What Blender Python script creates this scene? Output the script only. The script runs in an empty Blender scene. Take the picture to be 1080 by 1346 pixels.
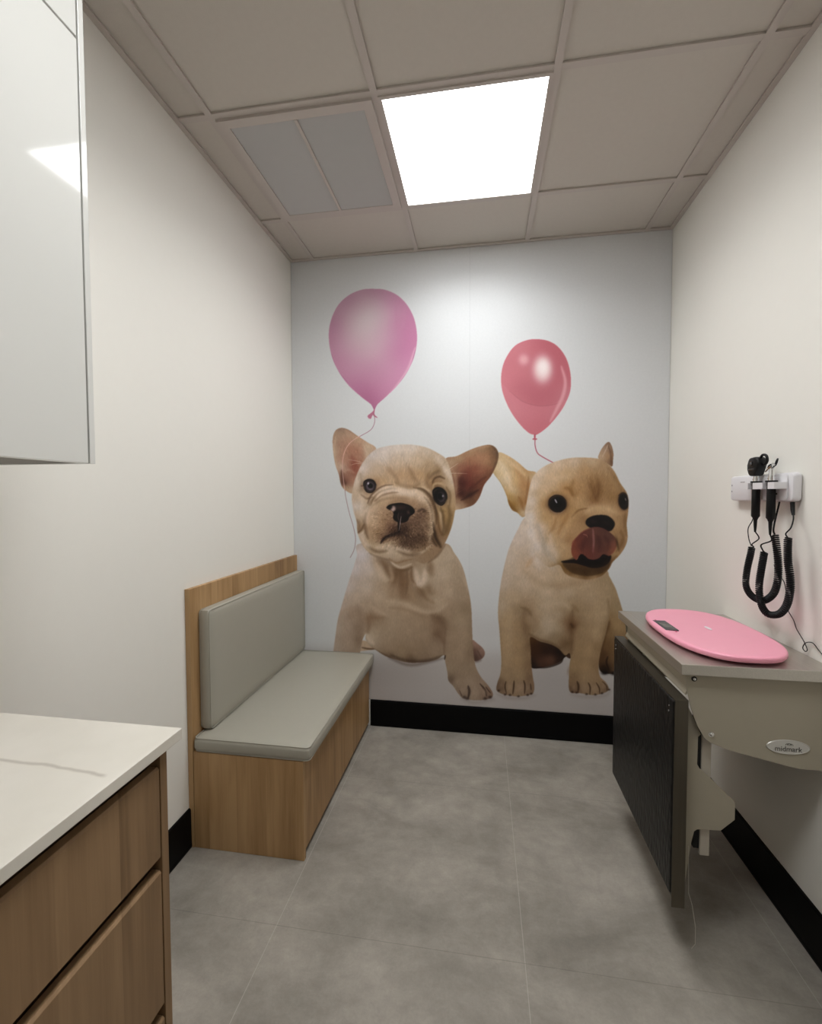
import bpy, bmesh, math, random
import numpy as np
from mathutils import Vector, Matrix
random.seed(7)
C = bpy.context.scene.collection
S = bpy.context.scene
PI = math.pi

# ---------------------------------------------------------------- camera, world, exposure, lights
W, H, YF = 2.07, 2.714, -3.45          # room width, ceiling height, wall behind the camera
cam_d = bpy.data.cameras.new('camera')
cam_d.sensor_fit = 'HORIZONTAL'; cam_d.sensor_width = 36.0
cam_d.lens = 36.0 * 591.335 / 1080.0
cam_d.clip_start = 0.02
cam = bpy.data.objects.new('camera', cam_d); C.objects.link(cam)
yaw, pit, roll = -0.1558, -0.0367, -0.0025
fwd = Vector((math.sin(yaw)*math.cos(pit), math.cos(yaw)*math.cos(pit), math.sin(pit)))
rt = Vector((math.cos(yaw), -math.sin(yaw), 0.0)); up = rt.cross(fwd)
r2 = rt*math.cos(roll) + up*math.sin(roll); u2 = -rt*math.sin(roll) + up*math.cos(roll)
cam.matrix_world = Matrix(((r2.x, u2.x, -fwd.x, 1.1068), (r2.y, u2.y, -fwd.y, -2.5371), (r2.z, u2.z, -fwd.z, 1.3521), (0, 0, 0, 1)))
S.camera = cam
S.view_settings.view_transform = 'Standard'; S.view_settings.look = 'None'
S.view_settings.exposure = 0.06; S.view_settings.gamma = 1.0
S.view_settings.use_curve_mapping = False
wd = bpy.data.worlds.new('world'); S.world = wd; wd.use_nodes = True
wd.node_tree.nodes['Background'].inputs[0].default_value = (0.9, 0.92, 1.0, 1)
wd.node_tree.nodes['Background'].inputs[1].default_value = 0.0
LAMP = 6.5                              # glow of the ceiling panels' diffusers
LAMP2 = 7.5
PANEL_W, PANEL_SPREAD = 7.3, 150.0     # downward light of each ceiling panel, shaped by its prismatic lens
def panel_light(name, x, y, watts):
    ld = bpy.data.lights.new(name, 'AREA'); ld.shape = 'SQUARE'; ld.size = 0.55; ld.energy = watts
    ld.spread = math.radians(PANEL_SPREAD); ld.color = (0.96, 0.985, 1.0)
    o = bpy.data.objects.new(name, ld); C.objects.link(o); o.location = (x, y, H-0.0075)
panel_light('ceiling_panel_light', 1.041, -0.6935, PANEL_W)
panel_light('ceiling_panel_light', 1.041, -1.9225, PANEL_W*1.1)

# ---------------------------------------------------------------- helpers
def lin(c):
    return tuple((v/255/12.92) if v/255 <= 0.04045 else ((v/255+0.055)/1.055)**2.4 for v in c)

def new_mat(name):
    m = bpy.data.materials.new(name); m.use_nodes = True
    nt = m.node_tree; return m, nt, nt.nodes['Principled BSDF']

def N(nt, t, **kw):
    n = nt.nodes.new(t)
    for k, v in kw.items(): setattr(n, k, v)
    return n

def plain(name, rgb, rough=0.5, metal=0.0, noise=0.04, scale=30.0, bump=0.0, bscale=200.0, spec=0.5, coat=0.0):
    """colour with a faint procedural mottle and an optional fine bump"""
    m, nt, b = new_mat(name)
    tc = N(nt, 'ShaderNodeTexCoord')
    nz = N(nt, 'ShaderNodeTexNoise'); nz.inputs['Scale'].default_value = scale; nz.inputs['Detail'].default_value = 4
    nt.links.new(tc.outputs['Object'], nz.inputs['Vector'])
    rp = N(nt, 'ShaderNodeMapRange'); rp.inputs['To Min'].default_value = 1-noise; rp.inputs['To Max'].default_value = 1+noise
    nt.links.new(nz.outputs['Fac'], rp.inputs['Value'])
    mx = N(nt, 'ShaderNodeVectorMath', operation='SCALE'); mx.inputs[0].default_value = rgb
    nt.links.new(rp.outputs[0], mx.inputs['Scale']); nt.links.new(mx.outputs[0], b.inputs['Base Color'])
    b.inputs['Roughness'].default_value = rough; b.inputs['Metallic'].default_value = metal
    b.inputs['Specular IOR Level'].default_value = spec; b.inputs['Coat Weight'].default_value = coat
    if bump:
        n2 = N(nt, 'ShaderNodeTexNoise'); n2.inputs['Scale'].default_value = bscale; n2.inputs['Detail'].default_value = 3
        nt.links.new(tc.outputs['Object'], n2.inputs['Vector'])
        bp = N(nt, 'ShaderNodeBump'); bp.inputs['Strength'].default_value = bump; bp.inputs['Distance'].default_value = 0.002
        nt.links.new(n2.outputs['Fac'], bp.inputs['Height']); nt.links.new(bp.outputs[0], b.inputs['Normal'])
    return m

def wood(name, dark, mid, light, seed=0.0, plank=0.115, seam=0.35):
    """wood laminate with vertical grain and strip joints; works on faces along x or y"""
    m, nt, b = new_mat(name); L = nt.links
    ge = N(nt, 'ShaderNodeNewGeometry'); sp = N(nt, 'ShaderNodeSeparateXYZ'); L.new(ge.outputs['Position'], sp.inputs[0])
    u = N(nt, 'ShaderNodeMath', operation='ADD'); L.new(sp.outputs['X'], u.inputs[0]); L.new(sp.outputs['Y'], u.inputs[1])
    ud = N(nt, 'ShaderNodeMath', operation='DIVIDE'); L.new(u.outputs[0], ud.inputs[0]); ud.inputs[1].default_value = plank
    fl = N(nt, 'ShaderNodeMath', operation='FLOOR'); L.new(ud.outputs[0], fl.inputs[0])
    fr = N(nt, 'ShaderNodeMath', operation='FRACT'); L.new(ud.outputs[0], fr.inputs[0])
    wn = N(nt, 'ShaderNodeTexWhiteNoise', noise_dimensions='1D'); L.new(fl.outputs[0], wn.inputs['W'])
    cb = N(nt, 'ShaderNodeCombineXYZ'); L.new(u.outputs[0], cb.inputs[0]); L.new(wn.outputs['Value'], cb.inputs[1]); L.new(sp.outputs['Z'], cb.inputs[2])
    def nz(sx, sz, det, off):
        mp = N(nt, 'ShaderNodeMapping'); L.new(cb.outputs[0], mp.inputs[0])
        mp.inputs['Scale'].default_value = (sx, 7, sz); mp.inputs['Location'].default_value = (off+seed, 0, off)
        t = N(nt, 'ShaderNodeTexNoise'); t.inputs['Scale'].default_value = 1; t.inputs['Detail'].default_value = det
        t.inputs['Distortion'].default_value = 0.6
        L.new(mp.outputs[0], t.inputs['Vector']); return t.outputs['Fac']
    a = nz(16, 1.6, 5, 0); f = nz(150, 5, 3, 4); k = nz(45, 3, 4, 9)
    s1 = N(nt, 'ShaderNodeMath', operation='MULTIPLY_ADD'); L.new(a, s1.inputs[0]); s1.inputs[1].default_value = 0.95; s1.inputs[2].default_value = -0.37
    s2 = N(nt, 'ShaderNodeMath', operation='MULTIPLY_ADD'); L.new(f, s2.inputs[0]); s2.inputs[1].default_value = 0.28; L.new(s1.outputs[0], s2.inputs[2])
    s3 = N(nt, 'ShaderNodeMath', operation='MULTIPLY_ADD'); L.new(k, s3.inputs[0]); s3.inputs[1].default_value = 0.38; L.new(s2.outputs[0], s3.inputs[2])
    s4 = N(nt, 'ShaderNodeMath', operation='MULTIPLY_ADD'); L.new(wn.outputs['Value'], s4.inputs[0]); s4.inputs[1].default_value = 0.30; L.new(s3.outputs[0], s4.inputs[2])
    r = N(nt, 'ShaderNodeValToRGB'); L.new(s4.outputs[0], r.inputs[0])
    e = r.color_ramp.elements; e[0].position = 0.2; e[0].color = (*dark, 1); e[1].position = 0.85; e[1].color = (*light, 1)
    mm = e.new(0.5); mm.color = (*mid, 1)
    # seam between strips
    lt = N(nt, 'ShaderNodeMath', operation='LESS_THAN'); L.new(fr.outputs[0], lt.inputs[0]); lt.inputs[1].default_value = 0.014
    ml = N(nt, 'ShaderNodeMath', operation='MULTIPLY'); L.new(lt.outputs[0], ml.inputs[0]); ml.inputs[1].default_value = seam
    mx = N(nt, 'ShaderNodeMix', data_type='RGBA'); L.new(ml.outputs[0], mx.inputs[0]); L.new(r.outputs[0], mx.inputs[6])
    mx.inputs[7].default_value = (*dark, 1)
    L.new(mx.outputs[2], b.inputs['Base Color']); b.inputs['Roughness'].default_value = 0.5
    b.inputs['Specular IOR Level'].default_value = 0.35
    return m

def brushed(name, rgb, rough=0.32, axis='y', amt=0.12):
    m, nt, b = new_mat(name); L = nt.links
    tc = N(nt, 'ShaderNodeTexCoord'); mp = N(nt, 'ShaderNodeMapping'); L.new(tc.outputs['Object'], mp.inputs[0])
    mp.inputs['Scale'].default_value = {'y': (300, 4, 300), 'x': (4, 300, 300), 'z': (300, 300, 4)}[axis]
    t = N(nt, 'ShaderNodeTexNoise'); t.inputs['Scale'].default_value = 1; t.inputs['Detail'].default_value = 3; L.new(mp.outputs[0], t.inputs['Vector'])
    rp = N(nt, 'ShaderNodeMapRange'); rp.inputs['To Min'].default_value = 1-amt; rp.inputs['To Max'].default_value = 1+amt
    L.new(t.outputs['Fac'], rp.inputs['Value'])
    mx = N(nt, 'ShaderNodeVectorMath', operation='SCALE'); mx.inputs[0].default_value = rgb
    L.new(rp.outputs[0], mx.inputs['Scale']); L.new(mx.outputs[0], b.inputs['Base Color'])
    b.inputs['Metallic'].default_value = 0.9; b.inputs['Roughness'].default_value = rough
    bp = N(nt, 'ShaderNodeBump'); bp.inputs['Strength'].default_value = 0.08; bp.inputs['Distance'].default_value = 0.001
    L.new(t.outputs['Fac'], bp.inputs['Height']); L.new(bp.outputs[0], b.inputs['Normal'])
    return m

def add_box(bm, x0, x1, y0, y1, z0, z1, bev=0.0, seg=2):
    vs = [bm.verts.new(p) for p in ((x0,y0,z0),(x1,y0,z0),(x1,y1,z0),(x0,y1,z0),(x0,y0,z1),(x1,y0,z1),(x1,y1,z1),(x0,y1,z1))]
    fs = [bm.faces.new([vs[i] for i in f]) for f in ((0,3,2,1),(4,5,6,7),(0,1,5,4),(1,2,6,5),(2,3,7,6),(3,0,4,7))]
    if bev:
        es = set(e for f in fs for e in f.edges)
        bmesh.ops.bevel(bm, geom=list(es), offset=bev, segments=seg, profile=0.5, affect='EDGES')
    return vs

def box(*a, **k):
    bm = bmesh.new(); add_box(bm, *a, **k); return bm

def add_prism(bm, pts, axis, a0, a1):
    """extrude a polygon (2D points) along an axis; axis 'y': pts are (x,z); 'z': (x,y); 'x': (y,z)"""
    def P(p, a):
        return {'y': (p[0], a, p[1]), 'z': (p[0], p[1], a), 'x': (a, p[0], p[1])}[axis]
    A = [bm.verts.new(P(p, a0)) for p in pts]; B = [bm.verts.new(P(p, a1)) for p in pts]
    n = len(pts)
    bm.faces.new(A); bm.faces.new(B[::-1])
    for i in range(n): bm.faces.new((A[i], B[i], B[(i+1) % n], A[(i+1) % n]))

def prism(pts, axis, a0, a1, bev=0.0):
    bm = bmesh.new(); add_prism(bm, pts, axis, a0, a1)
    bmesh.ops.recalc_face_normals(bm, faces=bm.faces[:])
    if bev:
        es = [e for e in bm.edges if len(e.link_faces) == 2 and e.calc_face_angle(0) > 0.5]
        bmesh.ops.bevel(bm, geom=es, offset=bev, segments=2, profile=0.5, affect='EDGES')
    return bm

def add_tube(bm, pts, rad, sides=8, cap=True):
    """tube along a polyline; rad a number or one per point"""
    pts = [Vector(p) for p in pts]; n = len(pts)
    rs = rad if hasattr(rad, '__len__') else [rad]*n
    t0 = (pts[1]-pts[0]).normalized(); ref = Vector((0, 0, 1)) if abs(t0.z) < 0.9 else Vector((1, 0, 0))
    nrm = t0.cross(ref).normalized(); rings = []
    for i, p in enumerate(pts):
        t = (pts[min(i+1, n-1)] - pts[max(i-1, 0)]).normalized()
        nrm = (nrm - t*nrm.dot(t)).normalized(); bn = t.cross(nrm)
        rings.append([bm.verts.new(p + (nrm*math.cos(2*PI*k/sides) + bn*math.sin(2*PI*k/sides))*rs[i]) for k in range(sides)])
    for a, b in zip(rings, rings[1:]):
        for k in range(sides): bm.faces.new((a[k], a[(k+1) % sides], b[(k+1) % sides], b[k]))
    if cap: bm.faces.new(rings[0][::-1]); bm.faces.new(rings[-1])

def tube(*a, **k):
    bm = bmesh.new(); add_tube(bm, *a, **k); return bm

def spline(pts, n=12):
    P = [Vector(p) for p in pts]; P = [P[0]*2-P[1]] + P + [P[-1]*2-P[-2]]; out = []
    for i in range(1, len(P)-2):
        for k in range(n):
            t = k/n; a, b, c, d = P[i-1:i+3]
            out.append(0.5*((2*b) + (c-a)*t + (2*a-5*b+4*c-d)*t*t + (3*b-a-3*c+d)*t**3))
    out.append(P[-2]); return out

def obj(name, bm, mat, parent=None, smooth=None, label=None):
    bmesh.ops.recalc_face_normals(bm, faces=bm.faces[:])
    me = bpy.data.meshes.new(name); bm.to_mesh(me); bm.free()
    if smooth is not None:
        me.polygons.foreach_set('use_smooth', [True]*len(me.polygons)); me.set_sharp_from_angle(angle=math.radians(smooth))
    o = bpy.data.objects.new(name, me); C.objects.link(o)
    if isinstance(mat, (list, tuple)):
        for m_ in mat: me.materials.append(m_)
    else: me.materials.append(mat)
    if parent:
        o.parent = parent
        pm = parent.location if parent.parent is None else parent.location + parent.parent.location
        if parent.type == 'EMPTY': o.matrix_parent_inverse = Matrix.Translation(-pm)
    if label: o['label'] = label
    return o

def thing(name, label, cat, loc, group=None):
    o = bpy.data.objects.new(name, None); C.objects.link(o); o.location = loc; o.empty_display_size = 0.05
    o['label'] = label; o['category'] = cat
    if group: o['group'] = group
    return o

def tag(o, label, cat, group=None):
    o['label'] = label; o['category'] = cat
    if group: o['group'] = group
    return o

def struct(name, bm, mat, smooth=None):
    o = obj(name, bm, mat, smooth=smooth); o['kind'] = 'structure'; return o

# ---------------------------------------------------------------- materials
M_wall = plain('off_white_paint', lin((236, 233, 225)), 0.65, noise=0.01, bump=0.12, bscale=350)
M_tile = plain('ceiling_tile', lin((203, 196, 187)), 0.9, noise=0.03, scale=60, bump=0.25, bscale=500)
M_grid = plain('ceiling_grid_paint', lin((196, 187, 180)), 0.45, noise=0.01)
M_base = plain('black_rubber', (0.002, 0.002, 0.0022), 0.5, noise=0.1, spec=0.12)
M_vinyl = plain('grey_vinyl', lin((168, 164, 151)), 0.42, noise=0.02, bump=0.25, bscale=700)
M_white = plain('gloss_white_laminate', lin((214, 213, 208)), 0.06, noise=0.004, spec=0.5)
M_edge = plain('white_edge_banding', lin((200, 197, 190)), 0.4, noise=0.01)
M_gap = plain('dark_gap', (0.03, 0.028, 0.026), 0.8)
M_oak = wood('oak_laminate', lin((128, 96, 62)), lin((164, 129, 88)), lin((188, 153, 110)))
M_walnut = wood('brown_oak_laminate', lin((104, 80, 56)), lin((134, 106, 76)), lin((156, 126, 93)), seed=3.0, seam=0.12)
M_steel = brushed('brushed_steel', (0.56, 0.53, 0.48), 0.36)
M_steelz = brushed('steel_frame_dark_reflection', (0.13, 0.115, 0.09), 0.38, 'z')  # same steel darkened, its dark reflections put into the base colour
M_beige = plain('beige_powder_coat', lin((168, 160, 142)), 0.45, noise=0.02, bump=0.1, bscale=600)
M_chrome = plain('chrome', (0.75, 0.75, 0.75), 0.15, 1.0)
M_pink = plain('pink_plastic', lin((244, 163, 184)), 0.35, noise=0.02)
M_plastic = plain('white_plastic', lin((226, 224, 226)), 0.35, noise=0.01)
M_black = plain('black_plastic', (0.005, 0.005, 0.0055), 0.42, noise=0.1, spec=0.3)
M_cord = plain('black_cord', (0.003, 0.003, 0.0035), 0.5, noise=0.1, spec=0.25)

def mat_floor():
    m, nt, b = new_mat('grey_concrete_look_tile'); L = nt.links
    ge = N(nt, 'ShaderNodeNewGeometry'); sp = N(nt, 'ShaderNodeSeparateXYZ'); L.new(ge.outputs['Position'], sp.inputs[0])
    def nz(scale, det, rough, dist=0.0, st=(1, 1, 1)):
        mp = N(nt, 'ShaderNodeMapping'); mp.inputs['Scale'].default_value = st; L.new(ge.outputs['Position'], mp.inputs[0])
        t = N(nt, 'ShaderNodeTexNoise'); t.inputs['Scale'].default_value = scale; t.inputs['Detail'].default_value = det
        t.inputs['Roughness'].default_value = rough; t.inputs['Distortion'].default_value = dist
        L.new(mp.outputs[0], t.inputs['Vector']); return t.outputs['Fac']
    a = nz(3.2, 7, 0.62, 0.35, (0.8, 1.25, 1)); c = nz(16, 8, 0.7, 0.3); d = nz(130, 3, 0.7)
    r = N(nt, 'ShaderNodeValToRGB'); L.new(a, r.inputs[0]); e = r.color_ramp.elements
    e[0].position = 0.34; e[0].color = (*lin((134, 128, 119)), 1); e[1].position = 0.66; e[1].color = (*lin((166, 159, 149)), 1)
    f1 = N(nt, 'ShaderNodeMapRange'); L.new(c, f1.inputs[0]); f1.inputs['From Min'].default_value = 0.3; f1.inputs['From Max'].default_value = 0.7
    f1.inputs['To Min'].default_value = 0.88; f1.inputs['To Max'].default_value = 1.12
    f2 = N(nt, 'ShaderNodeMapRange'); L.new(d, f2.inputs[0]); f2.inputs['To Min'].default_value = 0.88; f2.inputs['To Max'].default_value = 1.12
    mu = N(nt, 'ShaderNodeMath', operation='MULTIPLY'); L.new(f1.outputs[0], mu.inputs[0]); L.new(f2.outputs[0], mu.inputs[1])
    sc = N(nt, 'ShaderNodeVectorMath', operation='SCALE'); L.new(r.outputs[0], sc.inputs[0]); L.new(mu.outputs[0], sc.inputs['Scale'])
    def joint(sock, off, pitch, w):
        s = N(nt, 'ShaderNodeMath', operation='SUBTRACT'); L.new(sock, s.inputs[0]); s.inputs[1].default_value = off - 20*pitch
        dv = N(nt, 'ShaderNodeMath', operation='DIVIDE'); L.new(s.outputs[0], dv.inputs[0]); dv.inputs[1].default_value = pitch
        fr = N(nt, 'ShaderNodeMath', operation='FRACT'); L.new(dv.outputs[0], fr.inputs[0])
        lt = N(nt, 'ShaderNodeMath', operation='LESS_THAN'); L.new(fr.outputs[0], lt.inputs[0]); lt.inputs[1].default_value = w/pitch
        return lt.outputs[0]
    jx = joint(sp.outputs['X'], 0.472, 0.762, 0.0022); jy = joint(sp.outputs['Y'], -0.49, 0.762, 0.0022)
    m1 = N(nt, 'ShaderNodeMath', operation='MULTIPLY'); L.new(jx, m1.inputs[0]); m1.inputs[1].default_value = 0.45
    m2 = N(nt, 'ShaderNodeMath', operation='MULTIPLY'); L.new(jy, m2.inputs[0]); m2.inputs[1].default_value = 0.3
    x1 = N(nt, 'ShaderNodeMix', data_type='RGBA'); L.new(m1.outputs[0], x1.inputs[0]); L.new(sc.outputs[0], x1.inputs[6]); x1.inputs[7].default_value = (*lin((192, 186, 176)), 1)
    x2 = N(nt, 'ShaderNodeMix', data_type='RGBA'); L.new(m2.outputs[0], x2.inputs[0]); L.new(x1.outputs[2], x2.inputs[6]); x2.inputs[7].default_value = (*lin((80, 76, 72)), 1)
    L.new(x2.outputs[2], b.inputs['Base Color']); b.inputs['Roughness'].default_value = 0.5; b.inputs['Specular IOR Level'].default_value = 0.3
    bp = N(nt, 'ShaderNodeBump'); bp.inputs['Strength'].default_value = 0.15; bp.inputs['Distance'].default_value = 0.002
    L.new(d, bp.inputs['Height']); L.new(bp.outputs[0], b.inputs['Normal'])
    return m

def mat_quartz():
    m, nt, b = new_mat('white_quartz'); L = nt.links
    ge = N(nt, 'ShaderNodeNewGeometry')
    sp = N(nt, 'ShaderNodeSeparateXYZ'); L.new(ge.outputs['Position'], sp.inputs[0])
    t = N(nt, 'ShaderNodeTexNoise'); t.inputs['Scale'].default_value = 7; t.inputs['Detail'].default_value = 5; L.new(ge.outputs['Position'], t.inputs['Vector'])
    # one grey vein running across the top: distance of y from a wandering line y = a + b*x
    ln = N(nt, 'ShaderNodeMath', operation='MULTIPLY_ADD'); L.new(sp.outputs['X'], ln.inputs[0]); ln.inputs[1].default_value = 0.07; ln.inputs[2].default_value = 1.876
    s = N(nt, 'ShaderNodeMath', operation='ADD'); L.new(sp.outputs['Y'], s.inputs[0]); L.new(ln.outputs[0], s.inputs[1])
    wv = N(nt, 'ShaderNodeMath', operation='MULTIPLY_ADD'); L.new(t.outputs['Fac'], wv.inputs[0]); wv.inputs[1].default_value = 0.035; wv.inputs[2].default_value = -0.0175
    s2 = N(nt, 'ShaderNodeMath', operation='ADD'); L.new(s.outputs[0], s2.inputs[0]); L.new(wv.outputs[0], s2.inputs[1])
    ab = N(nt, 'ShaderNodeMath', operation='ABSOLUTE'); L.new(s2.outputs[0], ab.inputs[0])
    mr = N(nt, 'ShaderNodeMapRange'); L.new(ab.outputs[0], mr.inputs[0]); mr.inputs['From Min'].default_value = 0.001; mr.inputs['From Max'].default_value = 0.0055
    mr.inputs['To Min'].default_value = 0.5; mr.inputs['To Max'].default_value = 0.0
    # the vein fades out towards the far right end
    fx = N(nt, 'ShaderNodeMapRange'); L.new(sp.outputs['X'], fx.inputs[0]); fx.inputs['From Min'].default_value = 0.500; fx.inputs['From Max'].default_value = 0.512
    fx.inputs['To Min'].default_value = 1; fx.inputs['To Max'].default_value = 0
    ml = N(nt, 'ShaderNodeMath', operation='MULTIPLY'); L.new(mr.outputs[0], ml.inputs[0]); L.new(fx.outputs[0], ml.inputs[1])
    r = N(nt, 'ShaderNodeValToRGB'); L.new(t.outputs['Fac'], r.inputs[0]); e = r.color_ramp.elements
    e[0].position = 0.35; e[0].color = (*lin((218, 212, 200)), 1); e[1].position = 0.65; e[1].color = (*lin((226, 220, 209)), 1)
    x1 = N(nt, 'ShaderNodeMix', data_type='RGBA'); L.new(ml.outputs[0], x1.inputs[0]); L.new(r.outputs[0], x1.inputs[6]); x1.inputs[7].default_value = (*lin((150, 138, 122)), 1)
    L.new(x1.outputs[2], b.inputs['Base Color']); b.inputs['Roughness'].default_value = 0.3
    return m

def mat_emit(name, rgb, strength):
    m, nt, b = new_mat(name); L = nt.links
    tc = N(nt, 'ShaderNodeTexCoord'); nz = N(nt, 'ShaderNodeTexNoise'); nz.inputs['Scale'].default_value = 3.0
    L.new(tc.outputs['Object'], nz.inputs['Vector'])
    mr = N(nt, 'ShaderNodeMapRange'); L.new(nz.outputs['Fac'], mr.inputs[0]); mr.inputs['To Min'].default_value = strength*0.93; mr.inputs['To Max'].default_value = strength*1.07
    b.inputs['Base Color'].default_value = (0.8, 0.8, 0.8, 1); b.inputs['Emission Color'].default_value = (*rgb, 1)
    L.new(mr.outputs[0], b.inputs['Emission Strength']); b.inputs['Roughness'].default_value = 0.6
    return m

def mat_pad():
    """black embossed vinyl with small ribs"""
    m, nt, b = new_mat('black_embossed_vinyl'); L = nt.links
    ge = N(nt, 'ShaderNodeNewGeometry')
    w = N(nt, 'ShaderNodeTexVoronoi'); w.inputs['Scale'].default_value = 1
    mp = N(nt, 'ShaderNodeMapping'); mp.inputs['Scale'].default_value = (90, 90, 28); L.new(ge.outputs['Position'], mp.inputs[0]); L.new(mp.outputs[0], w.inputs['Vector'])
    bp = N(nt, 'ShaderNodeBump'); bp.inputs['Strength'].default_value = 0.9; bp.inputs['Distance'].default_value = 0.003
    L.new(w.outputs['Distance'], bp.inputs['Height']); L.new(bp.outputs[0], b.inputs['Normal'])
    n2 = N(nt, 'ShaderNodeTexNoise'); n2.inputs['Scale'].default_value = 9; L.new(ge.outputs['Position'], n2.inputs['Vector'])
    r = N(nt, 'ShaderNodeValToRGB'); L.new(n2.outputs['Fac'], r.inputs[0]); e = r.color_ramp.elements
    e[0].color = (0.002, 0.002, 0.002, 1); e[1].color = (0.006, 0.006, 0.006, 1)
    L.new(r.outputs[0], b.inputs['Base Color']); b.inputs['Roughness'].default_value = 0.42; b.inputs['Specular IOR Level'].default_value = 0.28
    return m

M_floor = mat_floor(); M_quartz = mat_quartz(); M_pad = mat_pad()
M_lamp = mat_emit('lamp_diffuser', (0.96, 0.985, 1.0), LAMP)
M_lamp2 = mat_emit('lamp_diffuser_2', (0.96, 0.985, 1.0), LAMP2)

# ---------------------------------------------------------------- room shell
struct('floor', box(-0.1, W+0.1, YF-0.1, 0.1, -0.08, 0.0), M_floor)
struct('wall_left', box(-0.1, 0.0, YF, 0.0, 0.0, H+0.1), M_wall)
struct('wall_right', box(W, W+0.1, YF, 0.0, 0.0, H+0.1), M_wall)
struct('wall_back', box(-0.1, W+0.1, 0.0, 0.1, 0.0, H+0.1), M_wall)
struct('wall_front', box(-0.1, W+0.1, YF-0.1, YF, 0.0, H+0.1), M_wall)

M_absorber = wood('dark_absorber_veneer', lin((86, 62, 42)), lin((108, 80, 56)), lin((128, 98, 70)), seed=5.0, seam=0.0)
bm = box(0.95, 1.92, YF+0.0005, YF+0.028, 0.004, 2.13, bev=0.002); struct('unseen_absorber_1', bm, M_absorber)  # unseen dark door slab, added to cut the light bounced from behind

def base_bm(axis, lo, hi, side):
    """black cove base: thin strip with a rounded lip at the floor"""
    prof = [(0, 0.002), (0.0095, 0.002), (0.0105, 0.010), (0.0095, 0.018), (0.0085, 0.148), (0.006, 0.153), (0, 0.154)]
    if axis == 'y':
        pts = [(side + (d if side == 0 else -d), z) for d, z in prof]; return prism(pts, 'y', lo, hi)
    pts = [(-d, z) for d, z in prof]; return prism(pts, 'x', lo, hi)
struct('baseboard_left', base_bm('y', -1.80, -1.004, 0), M_base)
struct('baseboard_right', base_bm('y', YF, -0.011, W), M_base)
struct('baseboard_back', base_bm('x', 0.466, W-0.0, 0), M_base)

# ceiling: tiles held in a metal grid
GX, GY, GP, GD = 0.135, -0.385, 0.6085, 0.6150     # grid origin and pitch
gx = [GX + k*0.5983 for k in range(-1, 5)]
gx = [0.138, 0.742, 1.342, 1.943]
gy = [GY - k*GD for k in range(0, 5)]
struct('ceiling', box(-0.1, W+0.1, YF-0.1, 0.1, H+0.006, H+0.1), M_tile)
bm = bmesh.new()
for x in gx: add_box(bm, x-0.012, x+0.012, YF, 0.0, H-0.002, H+0.005)
for y in gy:
    xs = [0.0] + gx + [W]
    for a, b_ in zip(xs, xs[1:]):
        add_box(bm, a+(0.0121 if a > 0 else 0), b_-(0.0121 if b_ < W else 0), y-0.012, y+0.012, H-0.0018, H+0.005)
struct('trim_1', bm, M_grid)
bm = bmesh.new()
add_box(bm, 0.0005, 0.019, YF+0.001, -0.019, H-0.003, H+0.004); add_box(bm, W-0.019, W-0.0005, YF+0.001, -0.019, H-0.003, H+0.004)
add_box(bm, 0.0005, W-0.0005, -0.0188, -0.0016, H-0.003, H+0.004)
struct('trim_2', bm, M_grid)

# ---------------------------------------------------------------- ceiling lights
def ceiling_light(x0, x1, y0, y1, mat, label):
    t = thing('ceiling_light', label, 'light', ((x0+x1)/2, (y0+y1)/2, H-0.006), 'square ceiling light panels')
    bm = bmesh.new(); f = 0.012
    add_box(bm, x0, x1, y0, y0+f, H-0.007, H+0.003); add_box(bm, x0, x1, y1-f, y1, H-0.007, H+0.003)
    add_box(bm, x0, x0+f, y0+f, y1-f, H-0.007, H+0.003); add_box(bm, x1-f, x1, y0+f, y1-f, H-0.007, H+0.003)
    obj('frame', bm, M_grid, t)
    obj('diffuser', box(x0+f, x1-f, y0+f, y1-f, H-0.005, H+0.002), mat, t)
    return t
ceiling_light(0.752, 1.330, -0.990, -0.397, M_lamp, 'bright square ceiling light panel beside the white air vent')
ceiling_light(0.752, 1.330, gy[3]+0.010, gy[2]-0.010, M_lamp2, 'square ceiling light panel behind the tiles, above the worktop')

# ---------------------------------------------------------------- air vent
x0, x1, y0, y1 = 0.152, 0.730, -0.988, -0.397
t = thing('air_vent', 'white square ceiling air return vent with two louvered panels', 'vent', ((x0+x1)/2, (y0+y1)/2, H-0.01))
bm = bmesh.new(); f = 0.035
for a in ((x0, x1, y0, y0+f), (x0, x1, y1-f, y1), (x0, x0+f, y0+f, y1-f), (x1-f, x1, y0+f, y1-f)): add_box(bm, *a, H-0.011, H+0.002)
obj('frame', bm, M_grid, t)
cx = (x0+x1)/2
obj('divider', box(cx-0.006, cx+0.006, y0+f, y1-f, H-0.0125, H+0.001), M_grid, t)
M_vent = plain('vent_louver_paint', lin((196, 194, 194)), 0.5, noise=0.02)
for a, b_ in ((x0+f, cx-0.006), (cx+0.006, x1-f)):
    bm = bmesh.new(); n = 34; ya, yb = y0+f, y1-f; p = (yb-ya)/n
    for k in range(n):
        y = ya+k*p
        add_prism(bm, [(y+p-0.0005, H-0.0082), (y+p-0.0012, H-0.0095), (y+0.0030, H-0.0042), (y+0.0036, H-0.0030)], 'x', a, b_)
    obj('louver_panel', bm, M_vent, t)

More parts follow.
